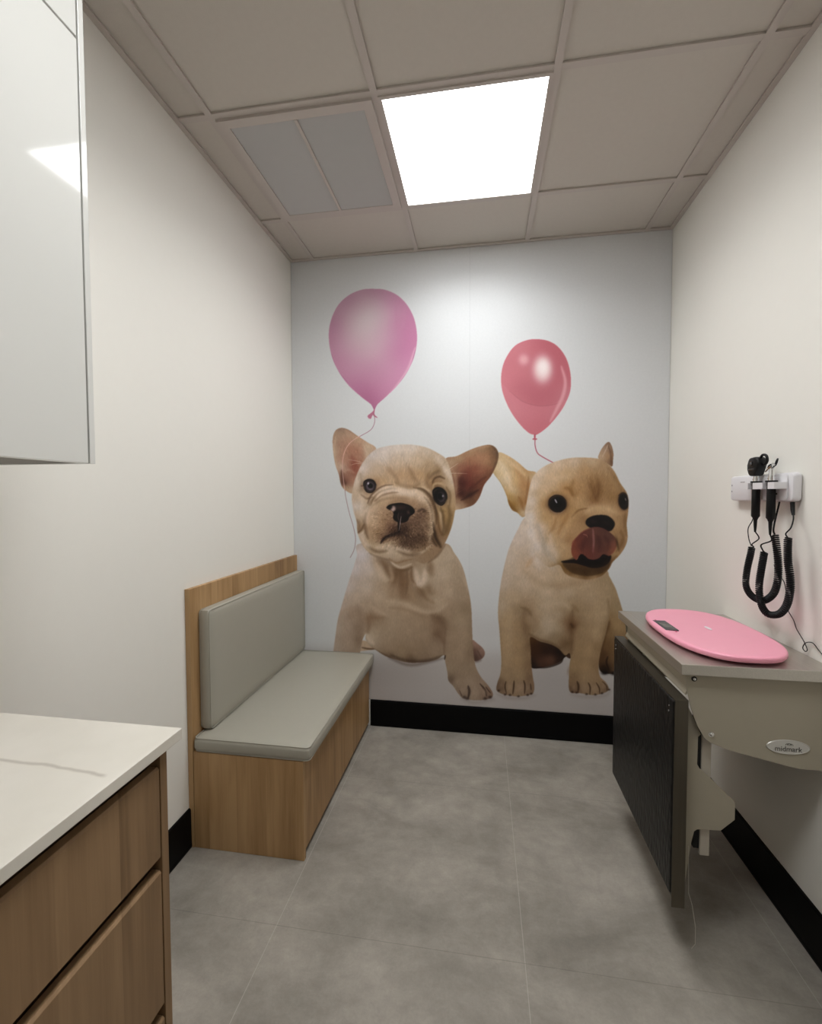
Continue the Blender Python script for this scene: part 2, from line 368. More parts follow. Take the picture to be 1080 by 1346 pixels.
# ---------------------------------------------------------------- bench
t = thing('bench', 'built-in oak bench with tall wood back panel and grey padded cushions', 'bench', (0.24, -0.5, 0))
obj('back_panel', box(0.0012, 0.020, -1.003, -0.0015, 0.001, 1.000, bev=0.0012), M_oak, t)
obj('seat_box', box(0.021, 0.449, -0.985, -0.0125, 0.032, 0.374), M_oak, t)
obj('toe_kick', box(0.030, 0.425, -0.985, -0.0125, 0.001, 0.0315), M_black, t)  # recessed strip, black to put the shade under the front into its colour
obj('edge_band', box(0.0010, 0.0203, -1.0048, -1.0035, 0.001, 1.0003), plain('light_oak_edge', lin((176, 142, 100)), 0.5), t)
obj('side_panel', box(0.0222, 0.463, -1.003, -0.9855, 0.001, 0.376, bev=0.001), M_oak, t)
for k in range(2):
    ya = -0.9845 + k*0.4865
    obj('front_panel', box(0.4495, 0.4585, ya, ya+0.4855, 0.026, 0.3735, bev=0.0008), M_oak, t)
def cushion(x0, x1, y0, y1, z0, z1, r, crown, axis):
    """padded slab with rounded edges, a slightly crowned face and a piped seam round it"""
    bm = bmesh.new(); add_box(bm, x0, x1, y0, y1, z0, z1)
    bmesh.ops.subdivide_edges(bm, edges=bm.edges[:], cuts=11, use_grid_fill=True)
    cxx, cyy, czz = (x0+x1)/2, (y0+y1)/2, (z0+z1)/2
    hx, hy, hz = (x1-x0)/2, (y1-y0)/2, (z1-z0)/2
    for v in bm.verts:
        d = Vector((v.co.x-cxx, v.co.y-cyy, v.co.z-czz))
        # squash the grid so that many rows sit close to the rim
        q = [math.copysign(min(1, abs(c/h))**0.55 if abs(c/h) > 0 else 0, c) for c, h in ((d.x, hx), (d.y, hy), (d.z, hz))]
        p = Vector((q[0]*hx, q[1]*hy, q[2]*hz))
        inner = Vector((max(-hx+r, min(hx-r, p.x)), max(-hy+r, min(hy-r, p.y)), max(-hz+r, min(hz-r, p.z))))
        off = p-inner
        if off.length > 1e-7:
            off = off.normalized()*r
            p = inner+off
        a, b_ = ((p.x/hx, p.y/hy) if axis == 'z' else (p.y/hy, p.z/hz))
        k = crown*(1-a*a)*(1-b_*b_)
        if axis == 'z' and p.z > 0: p.z += k
        if axis == 'x' and p.x > 0: p.x += k
        v.co = Vector((cxx, cyy, czz))+p
    return bm
def piping(pts, r=0.0016):
    return tube(pts+[pts[0], pts[1]], r, sides=6, cap=False)
def rrect(a0, a1, b0, b1, r, n=6):
    out = []
    for (ca, cb, s) in ((a1-r, b1-r, 0), (a0+r, b1-r, 1), (a0+r, b0+r, 2), (a1-r, b0+r, 3)):
        for k in range(n+1):
            th = (s + k/n)*PI/2; out.append((ca+r*math.cos(th), cb+r*math.sin(th)))
    return out
sc = obj('seat_cushion', cushion(0.022, 0.492, -1.008, -0.004, 0.3765, 0.434, 0.019, 0.004, 'z'), M_vinyl, t, smooth=60)
for ins, z in ((0.0048, 0.4290), (0.0048, 0.3815)):
    obj('seam', piping([(a, b_, z) for a, b_ in rrect(0.022+ins, 0.492-ins, -1.008+ins, -0.004-ins, 0.016)], 0.0021), M_vinyl, sc, smooth=60)
bc = obj('back_cushion', cushion(0.0205, 0.070, -0.957, -0.004, 0.437, 0.913, 0.017, 0.004, 'x'), M_vinyl, t, smooth=60)
for ins, x in ((0.0045, 0.0658), (0.0045, 0.0250)):
    obj('seam', piping([(x, a, b_) for a, b_ in rrect(-0.957+ins, -0.004-ins, 0.437+ins, 0.913-ins, 0.014)], 0.0019), M_vinyl, bc, smooth=60)

# ---------------------------------------------------------------- wall cabinet, base cabinet, worktop
YC = -1.728
t = thing('wall_cabinet', 'glossy white wall cabinet reaching the ceiling above the worktop', 'cabinet', (0.17, -2.4, 1.418))
obj('carcass', box(0.0015, 0.309, YF+0.01, YC-0.013, 1.4195, H-0.004), plain('cabinet_body_grey', lin((140, 136, 130)), 0.6), t)
obj('end_panel', box(0.0015, 0.3295, YC-0.0125, YC, 1.418, H-0.004, bev=0.0008), M_white, t)
ye = YC-0.0165
for k in range(3):
    a = ye-0.55*(k+1)+0.003 if k else ye-0.455
    b_ = ye if k == 0 else ye-0.458-0.60*(k-1)
    a = b_-(0.455 if k == 0 else 0.597)
    obj('door', box(0.3115, 0.3295, a, b_, 1.418, 2.2365, bev=0.0010), M_white, t)
    obj('upper_panel', box(0.3115, 0.3295, a, b_, 2.2415, H-0.004, bev=0.0010), M_white, t)
t = thing('base_cabinet', 'brown oak drawer cabinet with handleless drawers under the white worktop', 'cabinet', (0.25, -2.4, 0))
obj('carcass', box(0.0115, 0.488, YF+0.012, -1.802, 0.10, 0.8785), plain('cabinet_inside', lin((84, 64, 46)), 0.6), t)
obj('toe_kick', box(0.0115, 0.44, YF+0.012, -1.802, 0.001, 0.0995), M_black, t)
obj('end_panel', box(0.0115, 0.5185, -1.8015, -1.7835, 0.001, 0.8785, bev=0.0008), M_walnut, t)
y = -1.8035
for k in range(2):
    for (z0, z1) in ((0.679, 0.850), (0.395, 0.653), (0.105, 0.369)):
        obj('drawer_front', prism([(0.499, z0), (0.5175, z0), (0.5175, z1-0.004), (0.5140, z1), (0.499, z1)], 'y', y-0.640, y, bev=0.0006), M_walnut, t)
    y -= 0.643
o = obj('worktop', box(0.0015, 0.531, YF+0.012, -1.755, 0.8795, 0.9000, bev=0.0010), M_quartz)
tag(o, 'white quartz worktop with one brown-grey vein on the drawer cabinet', 'countertop')

# ---------------------------------------------------------------- wall mounted fold-down exam table
t = thing('exam_table', 'wall mounted stainless exam table with its black padded leaf folded down', 'table', (1.86, -0.87, 0.84))
TX0, TX1, TY0, TY1, TZ = 1.668, W-0.0015, -1.175, -0.575, 0.872
bm = bmesh.new(); add_box(bm, TX0, TX1, TY0, TY1, TZ-0.031, TZ, bev=0.0018)
obj('top', bm, M_steel, t)
def side(y0, y1):
    # steel gusset: slopes down from the front, rounded lower corner, runs back to the wall
    pts = [(1.688, 0.8405), (1.693, 0.790), (1.705, 0.735), (1.722, 0.688), (1.738, 0.659), (1.747, 0.648), (1.760, 0.640), (1.800, 0.624), (1.968, 0.588), (1.990, 0.585), (W-0.0015, 0.585), (W-0.0015, 0.8405)]
    return prism(pts, 'y', y0, y1)
sp = obj('side_bracket', side(-1.153, -1.149), M_beige, t)
obj('side_bracket', side(-0.600, -0.596), M_beige, t)
# folded edge of the near gusset, carrying the front rail
obj('front_rail', prism([(1.700, 0.8405), (1.700, 0.790), (1.6935, 0.774), (1.690, 0.774), (1.690, 0.779), (1.697, 0.793), (1.697, 0.8405)], 'y', -1.1485, -0.6005), plain('rail_beige', lin((176, 168, 150)), 0.35, noise=0.02), t)
def bolt(x, z, r, y=-1.153, washer=True):
    bm = bmesh.new()
    if washer:
        add_tube(bm, [(x, y, z), (x, y-0.0015, z)], r*1.45, 20)
    rr = [r, r, r*0.85, r*0.5, 0.0002]; add_tube(bm, [(x, y, z), (x, y-0.003, z), (x, y-0.0045, z), (x, y-0.0055, z), (x, y-0.006, z)], rr, 20)
    return bm
obj('bolt', bolt(1.711, 0.824, 0.0045, washer=False), M_chrome, t, smooth=40)
bm = bmesh.new(); add_tube(bm, [(1.711, -1.1532, 0.824), (1.711, -1.1542, 0.824)], 0.0075, 24); obj('rubber_washer', bm, M_black, t, smooth=40)
obj('bolt', bolt(1.759, 0.665, 0.0050), M_chrome, t, smooth=40)
# oval badge
bm = bmesh.new(); n = 48; bx_, bz = 1.956, 0.6455; rx, rz = 0.055, 0.0205
rings = []
for k, (s, d) in enumerate(((1.0, 0.0), (1.0, 0.0015), (0.97, 0.0028), (0.93, 0.0030), (0.90, 0.0024))):
    ex, ez = rx-(1-s)*0.03, rz-(1-s)*0.03
    rings.append([bm.verts.new((bx_+ex*math.cos(2*PI*i/n), -1.1532-d, bz+ez*math.sin(2*PI*i/n))) for i in range(n)])
for a, b_ in zip(rings, rings[1:]):
    for i in range(n): bm.faces.new((a[i], a[(i+1) % n], b_[(i+1) % n], b_[i]))
bm.faces.new(rings[-1]); bm.faces.new(rings[0][::-1])
badge = obj('badge', bm, plain('badge_silver', (0.62, 0.61, 0.58), 0.3, 0.6, noise=0.02), t, smooth=30, label='silver oval maker badge')
def text_bm(s, size, depth=0.0004):
    cu = bpy.data.curves.new('lettering', 'FONT'); cu.body = s; cu.size = size; cu.extrude = depth; cu.align_x = 'CENTER'; cu.align_y = 'CENTER'
    o = bpy.data.objects.new('lettering', cu); C.objects.link(o); dg = bpy.context.evaluated_depsgraph_get()
    me = bpy.data.meshes.new_from_object(o.evaluated_get(dg)); bpy.data.objects.remove(o); bpy.data.curves.remove(cu)
    bm = bmesh.new(); bm.from_mesh(me); bpy.data.meshes.remove(me); return bm
M_ink = plain('dark_grey_ink', lin((84, 80, 76)), 0.5)
bm = text_bm('midmark', 0.0205); bmesh.ops.transform(bm, matrix=Matrix.Translation((bx_, -1.1560, bz-0.0055)) @ Matrix.Rotation(PI/2, 4, 'X') @ Matrix.Diagonal((0.93, 1, 1, 1)), verts=bm.verts[:])
# small emblem above the lettering: three nested chevrons forming an arch
for (cx_, s) in ((-0.0055, 1.0), (0.0, 1.25), (0.0055, 1.0)):
    pts = [(bx_+0.002+cx_+math.cos(th)*0.0042*s, -1.1560, bz+0.0048+math.sin(th)*0.0052*s) for th in np.linspace(0.15, PI-0.15, 9)]
    add_tube(bm, pts, 0.0006, 5)
obj('lettering', bm, M_ink, badge)
# folded leaf: stainless frame, black pad facing the room
LX0, LX1, LY0, LY1, LZ0, LZ1 = 1.6545, 1.690, -1.172, -0.578, 0.185, 0.767
bm = bmesh.new(); w = 0.004
add_box(bm, LX0, LX1, LY0, LY0+w, LZ0-0.03, LZ1, bev=0.001); add_box(bm, LX0, LX1, LY1-w, LY1, LZ0, LZ1, bev=0.001)
add_box(bm, LX0, LX1, LY0+w, LY1-w, LZ1-w, LZ1); add_box(bm, LX0, LX1, LY0+w, LY1-w, LZ0, LZ0+w)
add_box(bm, LX1-0.003, LX1, LY0+w, LY1-w, LZ0+w, LZ1-w)
obj('leaf_frame', bm, M_steelz, t)
bm = bmesh.new(); add_box(bm, LX0-0.004, LX1-0.004, LY0+0.005, LY1-0.005, LZ0+0.005, LZ1-0.005, bev=0.006, seg=3)
obj('leaf_pad', bm, M_pad, t, smooth=40, label='black embossed pad')
for y in (LY0+0.03, LY1-0.03):
    for z in (LZ1-0.03, LZ1-0.045):
        obj('stud', tube([(LX0-0.0035, y, z), (LX0-0.0055, y, z)], 0.0028, 12), M_chrome, t)
# hinge plate that swings with the leaf
pl = [(1.6905, 0.760), (1.705, 0.735), (1.742, 0.652), (1.7345, 0.644), (1.7335, 0.562), (1.741, 0.549), (1.771, 0.523), (1.819, 0.476), (1.833, 0.464), (1.837, 0.453), (1.837, 0.406), (1.801, 0.370), (1.737, 0.366), (1.729, 0.359), (1.722, 0.325), (1.706, 0.19), (1.6905, 0.18)]
for y in (-1.131, -0.617):
    obj('hinge_plate', prism(pl, 'y', y, y+0.0035), M_beige, t)
obj('slot_shade_bar', box(1.7335, 1.7485, -1.118, -1.095, 0.30, 0.80), M_black, t)  # added black bar standing in for the shaded gap beside the strut
obj('gas_strut', box(1.749, 1.776, -1.122, -1.092, 0.281, 0.8405, bev=0.003), plain('strut_beige', lin((186, 178, 164)), 0.4, noise=0.02), t)
obj('gas_strut', box(1.749, 1.776, -0.650, -0.622, 0.281, 0.8405, bev=0.003), M_beige, t)
obj('wall_plate', box(W-0.0065, W-0.0015, -1.1485, -0.6005, 0.585, 0.8405), M_beige, t)
obj('cross_bar', box(1.752, 1.772, -1.0905, -0.6505, 0.46, 0.475), M_beige, t)
# thin wire bail hanging behind the near edge of the leaf
obj('wire_bail', tube([(1.700, -1.165, 0.34), (1.702, -1.167, 0.20), (1.712, -1.168, 0.165), (1.722, -1.168, 0.10), (1.722, -1.168, 0.05), (1.712, -1.168, 0.035)], 0.0009, 8), M_steel, t)

# ---------------------------------------------------------------- pink scale on the table
cxs, cys = 1.862, -0.893
def scale_outline(hw, hl, n=72):
    out = []
    for k in range(n):
        th = 2*PI*k/n; c, s = math.cos(th), math.sin(th)
        e = 2/2.55
        out.append((math.copysign(abs(c)**e, c)*hw, math.copysign(abs(s)**e, s)*hl))
    return out
t = thing('baby_scale', 'pink oval infant scale lying on the stainless exam table', 'scale', (cxs, cys, TZ))
bm = bmesh.new(); rings = []
HW, HL, ZT = 0.158, 0.274, TZ+0.026
for (ins, z) in ((0.016, TZ+0.007), (0.004, TZ+0.009), (0.000, TZ+0.014), (0.000, TZ+0.0185), (0.0012, TZ+0.0195), (0.0, TZ+0.0205), (0.001, TZ+0.0235), (0.004, ZT), (0.010, ZT+0.0006), (0.03, ZT-0.0006), (0.07, ZT-0.003), (0.11, ZT-0.0042)):
    rings.append([bm.verts.new((cxs+x, cys+y, z)) for x, y in scale_outline(HW-ins, HL-ins)])
n = len(rings[0])
for a, b_ in zip(rings, rings[1:]):
    for i in range(n): bm.faces.new((a[i], a[(i+1) % n], b_[(i+1) % n], b_[i]))
bm.faces.new(rings[-1]); bm.faces.new(rings[0][::-1])
obj('body', bm, M_pink, t, smooth=50)
for sx, sy in ((-1, -1), (1, -1), (-1, 1), (1, 1)):
    obj('foot', tube([(cxs+sx*0.09, cys+sy*0.17, TZ+0.0003), (cxs+sx*0.09, cys+sy*0.17, TZ+0.008)], 0.014, 20), M_black, t)
# display near the far left edge, turned with the rim
dpts = [(1.709, -0.826), (1.752, -0.782), (1.764, -0.905), (1.718, -0.951)]
def rot_box(cx, cy, z0, z1, lx, ly, ang, bev=0):
    bm = box(-lx/2, lx/2, -ly/2, ly/2, z0, z1, bev=bev)
    bmesh.ops.transform(bm, matrix=Matrix.Translation((cx, cy, 0)) @ Matrix.Rotation(ang, 4, 'Z'), verts=bm.verts[:]); return bm
dsp = obj('display', rot_box(1.7395, -0.868, ZT-0.004, ZT+0.0012, 0.041, 0.118, 0.0), plain('display_bezel', (0.012, 0.011, 0.014), 0.2), t, label='black display window')
obj('screen', rot_box(1.7395, -0.868, ZT+0.0008, ZT+0.0016, 0.027, 0.062, 0.0), plain('lcd_grey', lin((96, 92, 86)), 0.25), dsp)
for dy, k in ((0.068, 0), (-0.068, 1)):
    obj('button', tube([(1.7395+(0.008 if k else -0.008), -0.868+dy, ZT-0.002), (1.7395+(0.008 if k else -0.008), -0.868+dy, ZT+0.0009)], 0.0035, 14), plain('button_print', lin((196, 96, 130)), 0.5), t)
bm = bmesh.new(); n = 24; v = [bm.verts.new((cxs+0.012+0.007*math.cos(2*PI*i/n), cys+0.020+0.022*math.sin(2*PI*i/n), ZT-0.0030)) for i in range(n)]
f = bm.faces.new(v); bmesh.ops.extrude_face_region(bm, geom=[f]); 
for q in v: q.co.z += 0.0012
obj('badge', bm, plain('white_print', lin((240, 225, 230)), 0.3), t, label='small white oval mark')

# ---------------------------------------------------------------- wall diagnostic set
t = thing('diagnostic_wall_unit', 'white plastic wall unit holding two black medical hand scopes', 'wall unit', (W-0.03, -0.89, 1.375))
def yz_round(y0, y1, z0, z1, x0, x1, r, bev=0.004):
    """rounded-corner slab hugging the right wall between depths x0..x1"""
    return prism([(a, b_) for a, b_ in rrect(y0, y1, z0, z1, r)], 'x', x0, x1, bev=bev)
WX = W-0.0015
obj('housing', yz_round(-1.005, -0.655, 1.330, 1.4205, W-0.030, WX, 0.014, 0.008), M_plastic, t, smooth=40)
def cradle():
    bm = bmesh.new(); xf, xb = W-0.071, W-0.0345; zs0, zs1 = 1.370, 1.391
    pos = [-0.862, -0.942]; r = 0.0135; ya, yb = -0.988, -0.800
    # shelf outline in plan with two open U-shaped slots at the front
    pts = [(xb, yb), (xf+0.012, yb), (xf, yb-0.012)]
    for c in pos:
        pts += [(xf, c+r)] + [(xf+0.012+r*math.sin(th), c+r*math.cos(th)) for th in np.linspace(0, PI, 9)] + [(xf, c-r)]
    pts += [(xf, ya), (xb, ya)]
    add_prism(bm, pts, 'z', zs0, zs1); return bm
obj('cradle', cradle(), M_plastic, t)
obj('cradle_back', yz_round(-0.986, -0.775, 1.334, 1.417, W-0.0355, W-0.0295, 0.012, 0.0025), M_plastic, t, smooth=40)
M_mark = plain('grey_print', lin((150, 146, 146)), 0.5)
for a in ((-0.752, -0.726, 1.396, 1.3985), (-0.672, -0.667, 1.384, 1.389), (-0.672, -0.667, 1.362, 1.367), (-0.740, -0.736, 1.387, 1.3905)):
    obj('marking', box(W-0.0309, W-0.0298, *a), M_mark, t)
obj('port', tube([(W-0.0352, -0.940, 1.3545), (W-0.0372, -0.940, 1.3545)], 0.0028, 14), M_black, t)

def coil(path, r0, wire, turns, taper=True):
    """coiled cord wound round a spline path"""
    pts = [Vector(p) for p in path]; seg = [0]
    for a, b_ in zip(pts, pts[1:]): seg.append(seg[-1]+(b_-a).length)
    Lt = seg[-1]; m = turns*11; out = []; nrm = None; j = 0
    for i in range(m+1):
        s = Lt*i/m
        while j < len(seg)-2 and seg[j+1] < s: j += 1
        f = (s-seg[j])/(seg[j+1]-seg[j]); p = pts[j].lerp(pts[j+1], f)
        a0 = pts[max(j-1, 0)]; tg = (pts[min(j+2, len(pts)-1)]-a0).normalized()
        if nrm is None: nrm = tg.cross(Vector((1, 0, 0))).normalized()
        nrm = (nrm-tg*nrm.dot(tg)).normalized(); bn = tg.cross(nrm); th = 2*PI*turns*i/m
        out.append(p+(nrm*math.cos(th)+bn*math.sin(th))*r0)
    return tube(out, wire, 5)
XC = W-0.058
def scope(name, label, y, z_top, z_bot, xg):
    s = thing(name, label, 'scope', (xg, y, z_bot), None)
    bm = bmesh.new()
    add_tube(bm, [(xg, y, z_bot), (xg, y, z_bot+0.006), (xg, y, z_bot+0.012), (xg, y, z_top-0.022), (xg, y, z_top-0.020), (xg, y, z_top-0.0055), (xg, y, z_top-0.005), (xg, y, z_top)],
             [0.0065, 0.0085, 0.0125, 0.0120, 0.0115, 0.0120, 0.0165, 0.0165], 22)
    obj('grip', bm, M_black, s, smooth=40)
    bm = bmesh.new(); add_tube(bm, [(xg, y, z_top), (xg, y, z_top+0.017)], [0.0095, 0.0085], 20)
    add_tube(bm, [(xg, y, z_top+0.005), (xg, y, z_top+0.008)], 0.0108, 20)
    obj('collar', bm, M_chrome, s, smooth=40)
    bm = bmesh.new(); add_tube(bm, [(xg, y, z_bot), (xg, y, z_bot-0.02), (xg, y, z_bot-0.042)], [0.0058, 0.0048, 0.003], 12)
    obj('strain_relief', bm, M_black, s, smooth=40); return s
XG = W-0.0525
s1 = scope('ophthalmoscope', 'black hand scope with bulky black head in the left slot of the wall unit', -0.862, 1.397, 1.268, XG)
# ophthalmoscope head: tall rounded body with lens window and brow rest
bm = prism([(-0.833, 1.452), (-0.839, 1.466), (-0.846, 1.476), (-0.880, 1.478), (-0.893, 1.470), (-0.897, 1.455), (-0.890, 1.437), (-0.880, 1.420), (-0.874, 1.414), (-0.850, 1.414), (-0.841, 1.422), (-0.834, 1.436)], 'x', XG-0.016, XG+0.014, bev=0.005)
hd = obj('head', bm, M_black, s1, smooth=50)
bm = bmesh.new(); add_tube(bm, [(XG-0.0155, -0.862, 1.457), (XG-0.0185, -0.862, 1.457)], 0.0075, 24); add_box(bm, XG-0.0178, XG-0.015, -0.880, -0.846, 1.432, 1.440, bev=0.001)
obj('dial', bm, plain('glossy_black', (0.02, 0.02, 0.022), 0.12), hd, smooth=40)
obj('lens', box(XG-0.0192, XG-0.0180, -0.8665, -0.8575, 1.4535, 1.4605), plain('lens_glass', (0.10, 0.12, 0.14), 0.05), hd)
obj('brow_rest', tube(spline([(XG, -0.884, 1.452), (XG+0.002, -0.902, 1.450), (XG+0.002, -0.914, 1.462), (XG, -0.912, 1.478), (XG-0.002, -0.898, 1.482), (XG-0.002, -0.886, 1.474)], 6), 0.0042, 10), M_black, hd, smooth=50)
s2 = scope('otoscope', 'black hand scope with small chrome head in the right slot of the wall unit', -0.942, 1.397, 1.266, XG)
bm = bmesh.new()
add_tube(bm, [(XG, -0.942, 1.412), (XG, -0.942, 1.430), (XG, -0.943, 1.442)], [0.0088, 0.0062, 0.0052], 18)
add_tube(bm, [(XG+0.002, -0.930, 1.437), (XG-0.002, -0.952, 1.443)], [0.0080, 0.0070], 18)
add_tube(bm, [(XG, -0.930, 1.437), (XG, -0.922, 1.430), (XG, -0.911, 1.427)], [0.0070, 0.0045, 0.0025], 16)
add_tube(bm, [(XG, -0.944, 1.440), (XG, -0.948, 1.452)], [0.0040, 0.0030], 12)
hd = obj('head', bm, M_chrome, s2, smooth=50, label='chrome head')
ring = [(XG+0.003*math.cos(a), -0.9640+0.0085*math.cos(a), 1.4535+0.0105*math.sin(a)) for a in np.linspace(0, 2*PI, 25)]
ring = [(p[0], p[1]-(p[2]-1.4535)*0.5, p[2]) for p in ring]
obj('lens_ring', tube(ring, 0.0019, 8), M_black, hd, smooth=50)
obj('lens_arm', tube([(XG, -0.948, 1.442), (XG, -0.957, 1.446)], 0.0022, 8), M_chrome, hd)
obj('bulb_clip', tube([(XG, -0.925, 1.4435), (XG-0.001, -0.938, 1.4475)], 0.0030, 8), M_black, hd)

# cords: y,z traced on a plane a little off the wall
def yz(pts, x=XC): return [(x if len(p) == 2 else p[2], p[0], p[1]) for p in pts]
cA = obj('thin_lead', tube(spline(yz([(-0.862, 1.228, XG), (-0.866, 1.205, XG+0.01), (-0.872, 1.186, XC-0.008), (-0.866, 1.176), (-0.850, 1.172)]), 8), 0.0021, 6), M_cord, s1, smooth=50)
obj('coiled_cord', coil(spline(yz([(-0.856, 1.174), (-0.850, 1.150), (-0.838, 1.115), (-0.829, 1.080), (-0.826, 1.045), (-0.842, 1.020), (-0.875, 1.006), (-0.915, 1.005), (-0.948, 1.018), (-0.973, 1.045, XC+0.004), (-0.984, 1.085, XC+0.006), (-0.982, 1.130, XC+0.008), (-0.973, 1.180, XC+0.008), (-0.961, 1.225, XC+0.008)]), 10), 0.0084, 0.0027, 78), M_cord, s1, smooth=60)
obj('thin_lead', tube(spline(yz([(-0.961, 1.226, XC+0.008), (-0.958, 1.236, XC+0.006), (-0.962, 1.250, XC+0.004), (-0.945, 1.275, W-0.040), (-0.925, 1.3285, W-0.018)]), 8), 0.0026, 6), M_cord, s1, smooth=50)
obj('thin_lead', tube(spline(yz([(-0.853, 1.178), (-0.838, 1.200), (-0.832, 1.235), (-0.830, 1.262, W-0.045), (-0.815, 1.285, W-0.032), (-0.800, 1.3285, W-0.018)]), 8), 0.0017, 6), M_cord, s1, smooth=50)
XD = XC-0.021
obj('thin_lead', tube(spline(yz([(-0.942, 1.226, XG), (-0.942, 1.205, XG+0.004), (-0.946, 1.192, XD), (-0.953, 1.176, XD), (-0.961, 1.171, XD)]), 8), 0.0022, 6), M_cord, s2, smooth=50)
obj('coiled_cord', coil(spline(yz([(-0.962, 1.170, XD), (-0.955, 1.140, XD), (-0.947, 1.105, XD), (-0.940, 1.065, XD), (-0.943, 1.030, XD), (-0.955, 1.000, XD), (-0.978, 0.982, XD), (-0.998, 0.979, XD+0.006), (-1.030, 0.993, XD+0.010), (-1.050, 1.025, XC-0.006), (-1.056, 1.070, XC-0.002), (-1.050, 1.110, XC), (-1.040, 1.150, XC), (-1.037, 1.190, XC), (-1.037, 1.222, XC)]), 10), 0.0084, 0.0027, 82), M_cord, s2, smooth=60)
obj('thin_lead', tube(spline(yz([(-1.037, 1.222), (-1.026, 1.234), (-1.034, 1.252, W-0.050), (-1.018, 1.275, W-0.034), (-0.998, 1.292, W-0.022)]), 8), 0.0021, 6), M_cord, s2, smooth=50)
obj('strain_relief', tube([(W-0.022, -0.998, 1.290), (W-0.019, -0.990, 1.305), (W-0.018, -0.986, 1.3285)], [0.0042, 0.0058, 0.0062], 12), M_black, s2, smooth=50)
# thin supply wire hanging to the table and along the wall
o = obj('power_wire', tube(spline([(W-0.006, -0.885, 1.120), (W-0.006, -0.905, 1.095), (W-0.004, -0.935, 1.07), (W-0.004, -0.950, 1.02), (W-0.005, -0.955, 0.990), (W-0.005, -0.985, 0.962), (W-0.005, -1.000, 0.938), (W-0.006, -1.030, 0.915), (W-0.008, -1.052, 0.893), (W-0.012, -1.050, 0.886), (W-0.011, -1.038, 0.893), (W-0.008, -1.045, 0.910), (W-0.006, -1.070, 0.918), (W-0.006, -1.095, 0.905), (W-0.007, -1.120, 0.892), (W-0.009, -1.132, 0.884), (W-0.008, -1.142, 0.890), (W-0.006, -1.132, 0.900), (W-0.005, -1.148, 0.904), (W-0.005, -1.19, 0.905), (W-0.005, -1.26, 0.90)], 8), 0.0013, 6), M_cord, smooth=60)
tag(o, 'thin black wire hanging below the coiled cords, curling along the wall', 'wire')

